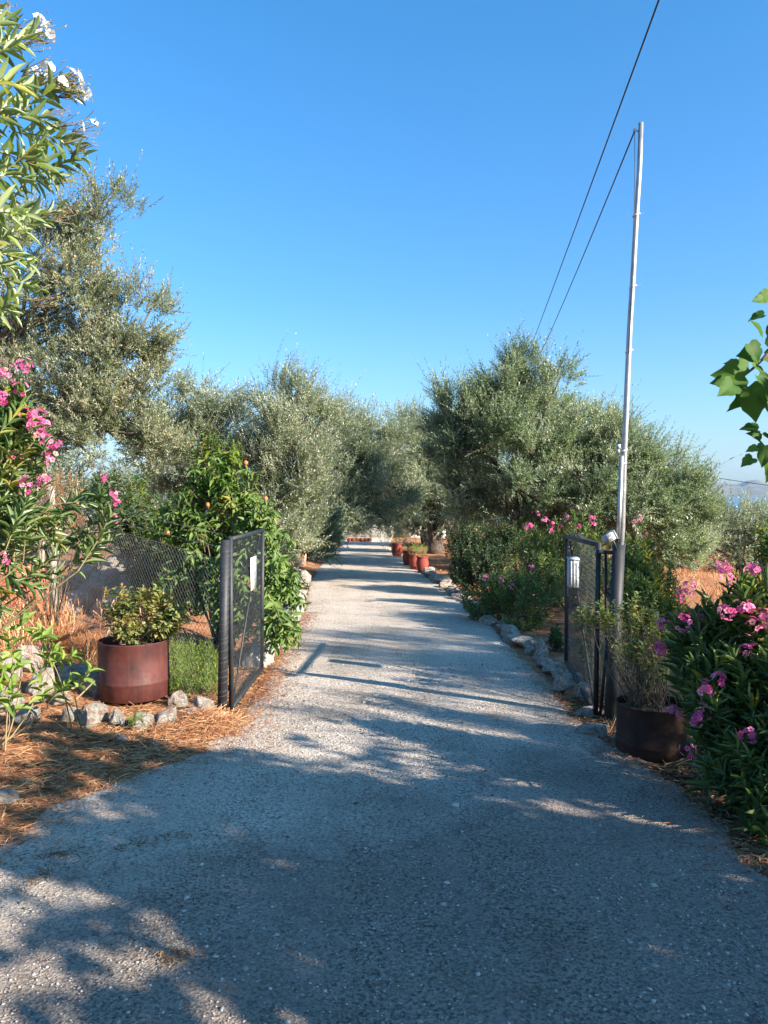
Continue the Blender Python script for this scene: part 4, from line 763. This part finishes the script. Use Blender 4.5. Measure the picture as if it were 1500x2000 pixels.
# ------------------------------------------------------------------ right shrubs
e = [E(915,1060,50,45,14.5),E(960,1090,55,50,14),E(900,1110,35,35,14.2),E(990,1050,50,40,14.5)]
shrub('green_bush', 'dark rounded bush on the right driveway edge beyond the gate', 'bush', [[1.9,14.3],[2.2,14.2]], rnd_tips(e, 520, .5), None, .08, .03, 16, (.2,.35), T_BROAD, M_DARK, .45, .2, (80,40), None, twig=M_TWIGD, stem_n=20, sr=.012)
e = [E(970,1150,50,45,11),E(930,1170,35,35,11.2),E(1030,1150,60,45,10.5),E(1020,1205,50,30,10.2),E(1080,1130,40,50,10)]
fl = [W(px, py, Y) for px, py, Y in [(948,1128,10.8),(978,1134,10.6),(1004,1148,10.4),(1040,1110,10.2)]]
shrub('oleander', 'low oleander with a few pink blooms between dark bush and right gate leaf', 'oleander', [[1.75,10.9],[2.1,10.4]], rnd_tips(e, 190, .45), None, .10, .017, 20, (.2,.36), T_LANCE, M_OLE, .6, .17, (75,25), fl, M_PINK, 8, .04, .05, stem_n=40, twig=M_TWIGD)
e = [E(1040,1055,40,35,12.2),E(1090,1045,40,40,12),E(1150,1050,40,40,11.6),E(1060,1110,70,50,11.6),E(1140,1120,60,60,11),E(1130,1010,30,16,11.8)]
fl = [W(px, py, 11.8) for px, py in [(1047,1004),(1035,1028),(1060,1018),(1066,1017),(1078,1025),(1105,1010),(1112,1018),(1030,1030),(1130,1030),(1155,1012),(1075,1038),(1160,1025),(1098,1028)]]
shrub('oleander', 'wide oleander hedge crowned with pink blooms behind the right gate leaf', 'oleander', [[2.3,12],[2.8,11.8],[3.1,11.6]], rnd_tips(e, 230, .45), None, .11, .018, 20, (.25,.42), T_LANCE, M_OLE, .66, .15, (60,20), fl, M_PINK, 9, .042, .06, stem_n=40)
e = [E(1250,1080,40,60,9),E(1290,1130,40,60,8.8),E(1250,1170,50,60,8.6),E(1310,1190,35,50,8.4),E(1225,1110,25,60,9)]
fl = [W(1248,1012,9), W(1262,1045,9), W(1240,1020,9)]
shrub('oleander', 'light green oleander with reddish tips right of the tall pole', 'oleander', [[2.9,8.8],[3.1,8.5],[2.8,8.4]], rnd_tips(e, 200, .45), None, .11, .015, 22, (.25,.42), T_LANCE, M_OLE, .74, .15, (60,20), fl, M_PINK, 6, .036, .035, stem_n=50, ftone=(.3,1))
e = [E(900,1050,40,35,21),E(950,1060,60,40,20),E(1030,1050,60,45,19),E(1100,1060,60,40,18)]
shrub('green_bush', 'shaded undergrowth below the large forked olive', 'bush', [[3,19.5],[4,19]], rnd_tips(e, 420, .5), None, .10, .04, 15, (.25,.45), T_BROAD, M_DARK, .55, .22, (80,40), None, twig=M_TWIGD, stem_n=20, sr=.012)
e = [E(1080,1160,40,30,12.5),E(1180,1130,40,50,12.4),E(1230,1170,60,40,12)]
shrub('green_bush', 'grey green low bush behind the right gate post under the spreading olive', 'bush', [[3.2,12.4],[4,12.4]], rnd_tips(e, 240, .5), None, .08, .028, 15, (.2,.4), T_BROAD, M_OLIVE2, .5, .22, (80,40), None, twig=M_TWIGD, stem_n=20, sr=.012)
# plant in the right drum
e = [E(1240,1190,45,35,5.3),E(1290,1230,40,35,5.2),E(1230,1260,45,40,5.2),E(1290,1290,45,35,5.15),E(1180,1195,35,25,5.6)]
b = np.array([[dr[0]+dx, dr[1]+dy, dr[2]+.3] for dx, dy in ((-.08,.05),(0,-.05),(-.05,.08),(.06,0),(.1,.06))])
shrub('potted_hibiscus', 'twiggy hibiscus with small yellowish leaves in the dark right drum', 'potted plant', b, rnd_tips(e, 120, .55), None, .04, .026, 9, (.08,.2), T_BROAD, M_HIB, .5, .2, (80,40), None, twig=M_TWIGD, stem_n=90, sr=.004)
e = [E(1150,1180,30,16,6.6),E(1185,1170,25,30,6.3),E(1140,1200,25,35,6.9),E(1145,1240,25,45,6.9),E(1200,1200,22,25,6.2)]
shrub('climbing_vine', 'yellowing vine scrambling over the mesh of the right gate leaf', 'climbing plant', [[1.95,6.9],[1.95,6.5]], rnd_tips(e, 90, .6), None, .05, .036, 9, (.1,.2), T_BROAD, M_HIB, .62, .22, (80,40), None, grav=.15, twig=M_TWIG, stem_n=30, sr=.004)
e = [E(1085,1240,14,22,8.6)]
shrub('small_bush', 'little dark green bush on bare stem beside the outer stile of the right gate', 'bush', [[1.98,8.6]], rnd_tips(e, 26, .6), None, .07, .02, 14, (.1,.2), T_LANCE, M_DARK, .5, .2, (70,30), None, twig=M_TWIGD, sr=.006)
g = G(); p = W(1068,1300,8.9); 
# big shaded oleander at right
e = [E(1400,1210,50,45,4.5),E(1470,1190,50,50,4.4),E(1390,1290,70,55,4.4),E(1470,1300,60,70,4.2),E(1400,1390,70,60,4.2),E(1480,1420,50,80,4.0),E(1440,1490,60,60,4.0),E(1540,1350,60,120,4.0),E(1500,1540,50,50,3.8),E(1350,1330,30,40,4.6),E(1445,1160,50,35,4.4),E(1345,1235,30,40,4.6),E(1490,1150,30,30,4.4),E(1560,1480,60,80,3.8)]
fl = [W(px, py, Y) for px, py, Y in [(1410,1110,4.4),(1472,1115,4.3),(1420,1128,4.4),(1345,1148,4.5),(1328,1165,4.5),(1328,1220,4.5),(1338,1212,4.45),(1300,1222,4.6),(1370,1212,4.5),(1425,1198,4.25),(1450,1187,4.25),(1462,1190,4.25),(1490,1205,4.2),(1498,1215,4.2),(1418,1192,4.25),(1468,1222,4.2),(1472,1270,4.2),(1455,1275,4.2),(1405,1330,4.1),(1378,1345,4.1),(1312,1393,4.4),(1358,1408,4.1),(1376,1392,4.1),(1340,1465,4.0),(1463,1435,3.9),(1290,1268,4.7)]]
shrub('oleander', 'big shaded oleander with magenta blooms filling the right picture edge', 'oleander', [[2.3,4.35],[2.5,4.1],[2.2,4.5],[2.6,3.9]], rnd_tips(e, 270, .5), None, .16, .024, 22, (.28,.46), T_LANCE, M_OLE, .56, .18, (60,22), fl, M_PINK, 11, .036, .045, stem_n=70, sr=.008)
# mulberry tree whose branch enters at the right; its crown shades the foreground
t = thing('mulberry_tree', (5.1,.6,float(gz(5.1,.6))), 'mulberry tree whose big toothed leaves enter from the right picture edge', 'tree')
br = G(); fol = G(); f = np.array([5.0,.6,1.4]); limb(br, (5.1,.6,-.1), f, .15, .11, 10, .04, 6, .1)
e = [((4.7,.45,2.5), np.array([1.15,1.2,.95]), 3), ((4.9,1.1,2.2), np.array([.9,.9,.95]), 2), ((4.2,.2,2.4), np.array([.9,.9,.9]), 2), ((5.4,.2,2.7), np.array([1.1,1.1,.8]), 2), ((3.9,1.3,2.5), np.array([.7,.6,.8]), 1)]
tips, out = ell_pts(e, 640, .5); main = []
for j in range(7): q = tips[j*7]; main.append(limb(br, f, f+(q-f)*.7, .07, .03, 7, .12, 7, .06))
allm = np.concatenate(main)
for q in tips[:150]: a0 = allm[np.argmin(np.linalg.norm(allm-q, axis=1))]; limb(br, a0, q, .018, .006, 5, .1, 5, .03)
shoots(fol, tips, nrm(out+RNG.normal(size=out.shape)*.5), RNG.uniform(.25,.5,len(tips)), 9, .12, .13, (80,50), T_LOBE, np.clip(.5+RNG.normal(size=len(tips))*.2,0,1), grav=.3, tw=br, twr=.004)
# the visible branch
end = W(1440,745,3.05); st0 = np.array([4.2,1.6,2.7]); P = limb(br, f+(st0-f)*.2, st0, .04, .025, 7, .05, 6, .03); mid = W(1560,640,3.0); limb(br, st0, mid, .024, .014, 7, .05, 6, .03); limb(br, mid, W(1500,690,3.0), .012, .007, 6, .04, 5); limb(br, W(1500,690,3.), end, .007, .004, 6, .05, 5); limb(br, mid, W(1520,860,3.0), .012, .006, 6, .05, 5); limb(br, mid, W(1520,600,3.), .01, .005, 6)
lv = [(1462,672,-60,.10,.09),(1475,690,-170,.11,.10),(1455,735,-185,.15,.13),(1432,752,-150,.11,.10),(1462,755,-80,.17,.14),(1480,735,-60,.12,.12),(1495,700,-20,.14,.13),(1500,660,20,.12,.12),(1490,585,-170,.06,.05),(1492,615,-165,.07,.06),(1480,840,-190,.08,.09),(1495,870,-100,.10,.09),(1478,875,-165,.05,.04),(1490,850,-40,.09,.08),(1510,745,-30,.14,.13),(1515,680,60,.12,.12),(1520,840,-20,.12,.12),(1530,620,10,.12,.12),(1450,700,-120,.09,.08),(1485,655,120,.09,.08),(1470,715,-30,.12,.11),(1448,760,-110,.12,.11),(1490,775,-60,.12,.11),(1420,745,-175,.08,.07),(1505,800,-50,.1,.1),(1470,895,-150,.07,.06),(1500,905,-80,.09,.09),(1485,860,150,.08,.08),(1500,575,-150,.07,.07),(1440,715,170,.07,.06),(1500,755,-70,.09,.08)]
P = np.array([W(a, b, 2.95+RNG.normal()*.05) for a, b, *_ in lv]); an = np.radians([l[2] for l in lv]); d = np.stack([np.cos(an), RNG.normal(size=len(lv))*.3-.1, np.sin(an)], 1); X, Y, Z = frames(d, np.array([.35,-.8,.45])+RNG.normal(size=(len(lv),3))*.35)
scatter(fol, T_LOBE, P, X, Y, Z, np.array([[l[3], l[4], l[3]] for l in lv])*.82, RNG.uniform(.3,.9,len(lv)))
s_ = np.linspace(.05,.95,26)[:,None]; Pb = np.concatenate([st0+(mid-st0)*s_, f+(st0-f)*(.3+.7*s_)])+RNG.normal(size=(52,3))*.06; Pb = Pb[Pb[:,0]/np.maximum(Pb[:,1],.1) > .56]
shoots(fol, Pb, nrm(RNG.normal(size=Pb.shape)+np.array([0,0,.3])), RNG.uniform(.2,.35,len(Pb)), 7, .10, .10, (80,50), T_LOBE, np.full(len(Pb), .5), grav=.3, tw=br, twr=.004)
obj('trunk', br, M_TWIGD, t, smooth=True); obj('crown', fol, M_FIG, t)
# olives outside the frame on the right that throw the dappled shade on the driveway, and one added behind the camera to block skylight
for (x, y, h, nc, rr, lb) in ((7.0,1.9,3.9,60,1.5,'leafy olive tree outside the frame at the right beyond the mulberry tree'),(8.8,3.4,4.5,70,1.3,'thin olive tree outside the frame at the right farther from the mulberry tree'),(6.7,4.3,3.2,45,1.0,'low olive tree outside the frame at the right beside the oleanders'),
        (3.6,-3.6,6.2,120,2.3,'big olive tree added out of view behind the camera to block sky light and deepen the shade')):
    z = float(gz(x, y)); c = np.array([x, y, z]); e = [(c+(0,0,h*.66), np.array([rr,rr,h*.32]), 2), (c+(-.5*rr,.3,h*.48), np.array([.75*rr,.75*rr,h*.28]), 1), (c+(.5*rr,-.3,h*.48), np.array([.75*rr,.75*rr,h*.28]), 1)]
    olive('olive_tree', lb, 'olive tree', (x, y), c+(0,0,h*.35), e, nc, 18, (.3,.6), 12, .075, .022, M_OLIVE, r=.13, nl=12)
for (x, y, zc, nc, lb) in ((9.3,3.7,4.2,55,'tall thin olive outside the frame at the right, nearest of the tall row'),(10.4,5.4,4.3,60,'tall thin olive outside the frame at the right, middle of the tall row'),(11.5,7.3,4.3,55,'tall thin olive outside the frame at the right, farthest of the tall row')):
    c = np.array([x, y, zc]); olive('olive_tree', lb, 'olive tree', (x, y), (x, y, 2.4), [(c, np.array([1.3,1.2,.75]), 2), (c+(-.9,.4,-.3), np.array([.8,.8,.6]), 1), (c+(.8,-.3,-.2), np.array([.8,.8,.6]), 1)], nc, 16, (.3,.6), 12, .075, .022, M_OLIVE, r=.12, nl=12)
# plants of the clay jars
for i, q in enumerate(pots):
    tp = q+RNG.normal(size=(26,3))*np.array([.16,.12,.08])+np.array([0,0,.22]); shrub('potted_plant', 'wispy pale green plant growing in the %s' % ['nearest red clay jar','middle red clay jar','shaded third clay jar','single jar before the white wall'][i], 'potted plant', [q-(0,0,.05)], tp, 'plants in the red clay jars', .06, .012, 12, (.1,.2), T_DIA, M_WEED, .7, .2, (70,25), None, sr=.003)
e = [(W(750,1078,31), np.array([.35,.3,.25]), 1), (W(741,1080,30), np.array([.2,.2,.15]), 1)]
shrub('dry_bush', 'small straw coloured bush at the far right driveway edge before the single jar', 'dry bush', [[.05,30.6]], rnd_tips(e, 40), None, .06, .012, 12, (.15,.3), T_DIA, M_HIB, .85, .1, (70,25), None)
e = [E(1500,1060,20,60,12),E(1520,1140,30,40,11)]
shrub('green_bush', 'bright green leafy bush at the right picture edge above the big oleander', 'bush', [[6.1,12]], rnd_tips(e, 90), None, .1, .06, 12, (.2,.4), T_BROAD, M_PERS, .5, .2, (80,40), None, twig=M_TWIGD)

# ------------------------------------------------------------------ litter, gravel, dry grass
def lay(n, fx, L, w, tmpl, name, label, cat, mat, lift=.004, tone=(0,1), zf=gz, flat=.25):
    x, y = fx(n); k = len(x); z = zf(x, y)+lift+RNG.uniform(0,.012,k)*(w[1] < .01)
    a = RNG.uniform(0, 2*np.pi, k); d = np.stack([np.cos(a), np.sin(a), RNG.normal(size=k)*flat*.4], 1); X, Y, Z = frames(d, np.array([0,0,1.])+RNG.normal(size=(k,3))*flat)
    Ls = RNG.uniform(*L, k); ws = RNG.uniform(*w, k); g = G(); scatter(g, tmpl, np.stack([x, y, z], 1), X, Y, Z, np.stack([Ls, ws, Ls*.5], 1), RNG.uniform(*tone, k))
    return tag(obj(name, g, mat), label, cat, kind='stuff')
def f_left(n):
    y = RNG.uniform(3.3, 9, n); x = xl(y)+.12-np.abs(RNG.normal(size=n))*1.3; k = (x > -5)&~((np.hypot(x-dl[0], y-dl[1]) < .3)); e = xl(y)+.12-x; k &= RNG.uniform(size=n) < np.clip(.15+e*3, 0, 1); return x[k], y[k]
lay(24000, f_left, (.03,.13), (.0016,.004), T_STRAW, 'straw', 'golden brown straw scattered over the left verge', 'straw', M_STRAW)
lay(2600, f_left, (.05,.13), (.008,.02), T_LANCE_D, 'fallen_leaves', 'curled dry leaves lying on the left verge', 'fallen leaves', M_DRYLEAF, .008, (.3,1))
def f_rv(n):
    y = RNG.uniform(3.2, 6.6, n); x = xr(y)-.03+np.abs(RNG.normal(size=n))*.5; k = np.hypot(x-dr[0], y-dr[1]) > .25; return x[k], y[k]
lay(2600, f_rv, (.04,.13), (.006,.018), T_LANCE_D, 'fallen_leaves', 'curled dry leaves under the big shaded oleander', 'fallen leaves', M_DRYLEAF, .008, (.2,1))
def f_mound(n):
    a = RNG.uniform(0,6.28,n); r = np.abs(RNG.normal(size=n))*.2; return -1.33+np.cos(a)*r*1.1, 5.72+np.sin(a)*r*1.2
def z_mound(x, y): return gz(x, y)+.10*np.exp(-((x+1.35)**2+(y-5.72)**2)/.05)*RNG.uniform(.1,1,len(x))
lay(5000, f_mound, (.04,.14), (.0014,.003), T_STRAW, 'straw_heap', 'tangled heap of dry grass at the foot of the left gate post', 'dry grass', M_STRAW, zf=z_mound, flat=.8)
def f_right(n):
    y = RNG.uniform(4.2, 22, n)**1.0; x = xr(y)+.1+np.abs(RNG.normal(size=n))*2.6; return x, y
lay(16000, f_right, (.04,.14), (.002,.005), T_STRAW, 'straw', 'dry grass stems lying over the red soil on the right', 'straw', M_STRAW, flat=.5)
def f_roadedge(n):
    y = RNG.uniform(6.4, 12, n); x = xl(y)+.02+np.abs(RNG.normal(size=n))*.12; return x, y
lay(2600, f_roadedge, (.02,.06), (.004,.010), T_DIA, 'fallen_leaves', 'orange brown leaf litter along the left driveway edge behind the gate', 'fallen leaves', M_STRAW, .006, (0,.6), rz)
def f_dbl(n):
    y = 2.2+RNG.uniform(size=n)**.8*5; x = xl(y)+(xr(y)-xl(y))*RNG.uniform(size=n); k = RNG.uniform(size=n) < .12+.9*np.clip(n2(x*1.0, y*1.4+4, 1.6)-.1, 0, 1)*(x < 0); return x[k], y[k]
lay(4200, f_dbl, (.010,.04), (.0025,.007), T_DIA, 'leaf_crumbs', 'dark leaf crumbs and twigs scattered on the driveway', 'leaf litter', M_DRYLEAF, .004, (0,.6), rz)
for j, (pts, lb) in enumerate([([(205,1680),(240,1672),(280,1660),(320,1650),(358,1645)], 'streak of dark twigs and debris on the shaded driveway'),([(20,1760),(50,1745),(70,1725),(110,1715)], 'patch of brown debris at the left of the shaded driveway'),([(300,1905),(335,1895),(345,1888)], 'small brown clump of debris on the near driveway'),([(80,1690),(110,1680),(130,1685)], 'dark clump of leaves near the left driveway edge')]):
    P = []
    for px, py in pts: Yv = 2475/(py-992); P.append([(px-750)/1500*Yv, Yv])
    P = np.array(P); s = RNG.uniform(0, len(P)-1, 110); q = np.stack([np.interp(s, range(len(P)), P[:,i]) for i in (0,1)], 1)+RNG.normal(size=(110,2))*np.array([.05,.03])*RNG.uniform(.2,1.8,(110,1))
    lay(110, lambda n: (q[:,0], q[:,1]), (.012,.05), (.001,.004), T_STRAW, 'debris', lb, 'debris', M_DRYLEAF, .003, (0,.8), rz, .5)
def f_edge(n):
    y = RNG.uniform(3.4, 9, n); s = RNG.uniform(size=n) < .5; x = np.where(s, xl(y)+np.abs(RNG.normal(size=n))*.16, xr(y)-np.abs(RNG.normal(size=n))*.12); return x, y
lay(3800, f_edge, (.02,.08), (.0016,.005), T_STRAW, 'straw', 'straw and leaf bits drifting in over both driveway edges', 'straw', M_STRAW, .004, (0,.8), rz)
def f_peb(n):
    y = 2.0+RNG.uniform(size=n)**1.3*6; x = xl(y)+(xr(y)-xl(y))*RNG.uniform(size=n)**.8; return x, y
n = 42000; x, y = f_peb(n); a = RNG.uniform(0,6.28,n); d = np.stack([np.cos(a), np.sin(a), a*0], 1); X, Y, Z = frames(d, np.array([0,0,1.])+RNG.normal(size=(n,3))*.3)
s = RNG.lognormal(-5.6, .5, n); g = G(); scatter(g, T_PEB, np.stack([x, y, rz(x, y)+s*.12], 1), X, Y, Z, np.stack([s, s*RNG.uniform(.6,1,n), s*.55], 1), np.clip(RNG.normal(size=n)*.28+.42, 0, .7))
tag(obj('gravel', g, M_PEBBLE), 'loose pale gravel scattered over the near driveway', 'gravel', kind='stuff')
# dry grass tufts
def tufts(n, fx, H, label, mat=M_STRAW, per=26, name='dry_grass', w=.002):
    x, y = fx(n); k = len(x); i = np.repeat(np.arange(k), per); P = np.stack([x, y, gz(x, y)], 1)[i]+RNG.normal(size=(k*per,3))*np.array([.03,.03,0]); d = nrm(np.array([0,0,1.])+RNG.normal(size=P.shape)*.4)
    X, Y, Z = frames(d, RNG.normal(size=P.shape)); L = RNG.uniform(*H, len(P)); g = G(); scatter(g, T_STRAW, P, X, Y, Z, np.stack([L, np.full(len(P), w)*RNG.uniform(.7,1.5,len(P)), L], 1), RNG.uniform(.2,1,len(P))); return tag(obj(name, g, mat), label, 'dry grass', kind='stuff')
tufts(420, lambda n: (RNG.uniform(3,16,n), RNG.uniform(8,32,n)), (.1,.35), 'dry grass tufts over the red field at the right', w=.005)
tufts(160, lambda n: (RNG.uniform(-5.5,-2.6,n), RNG.uniform(6.8,12,n)), (.1,.4), 'dry grass tufts behind the wire fence', w=.003)
tufts(90, lambda n: (RNG.uniform(1.7,3.2,n), RNG.uniform(4.8,8,n)), (.05,.15), 'short dry grass around the right gate post', w=.0025)

# haze
hz = bpy.data.meshes.new('haze'); s = [(-9000,-700,-60),(11500,-700,-60),(11500,12500,-60),(-9000,12500,-60)]; V = s+[(x, y, 460) for x, y, z in s]
hz.from_pydata(V, [], [(0,3,2,1),(4,5,6,7),(0,1,5,4),(1,2,6,5),(2,3,7,6),(3,0,4,7)])
ho = bpy.data.objects.new('haze', hz); COL.objects.link(ho); mh = bpy.data.materials.new('haze'); mh.use_nodes = True; nt = mh.node_tree; nt.nodes.clear(); o_ = nt.nodes.new('ShaderNodeOutputMaterial'); pv = nt.nodes.new('ShaderNodeVolumePrincipled')
pv.inputs['Color'].default_value = (.50,.74,1.0,1); pv.inputs['Density'].default_value = 4.2e-5; pv.inputs['Anisotropy'].default_value = .3; nt.links.new(pv.outputs[0], o_.inputs['Volume']); hz.materials.append(mh); tag(ho, 'thin blue air haze over the distant mountains', 'haze', kind='stuff')
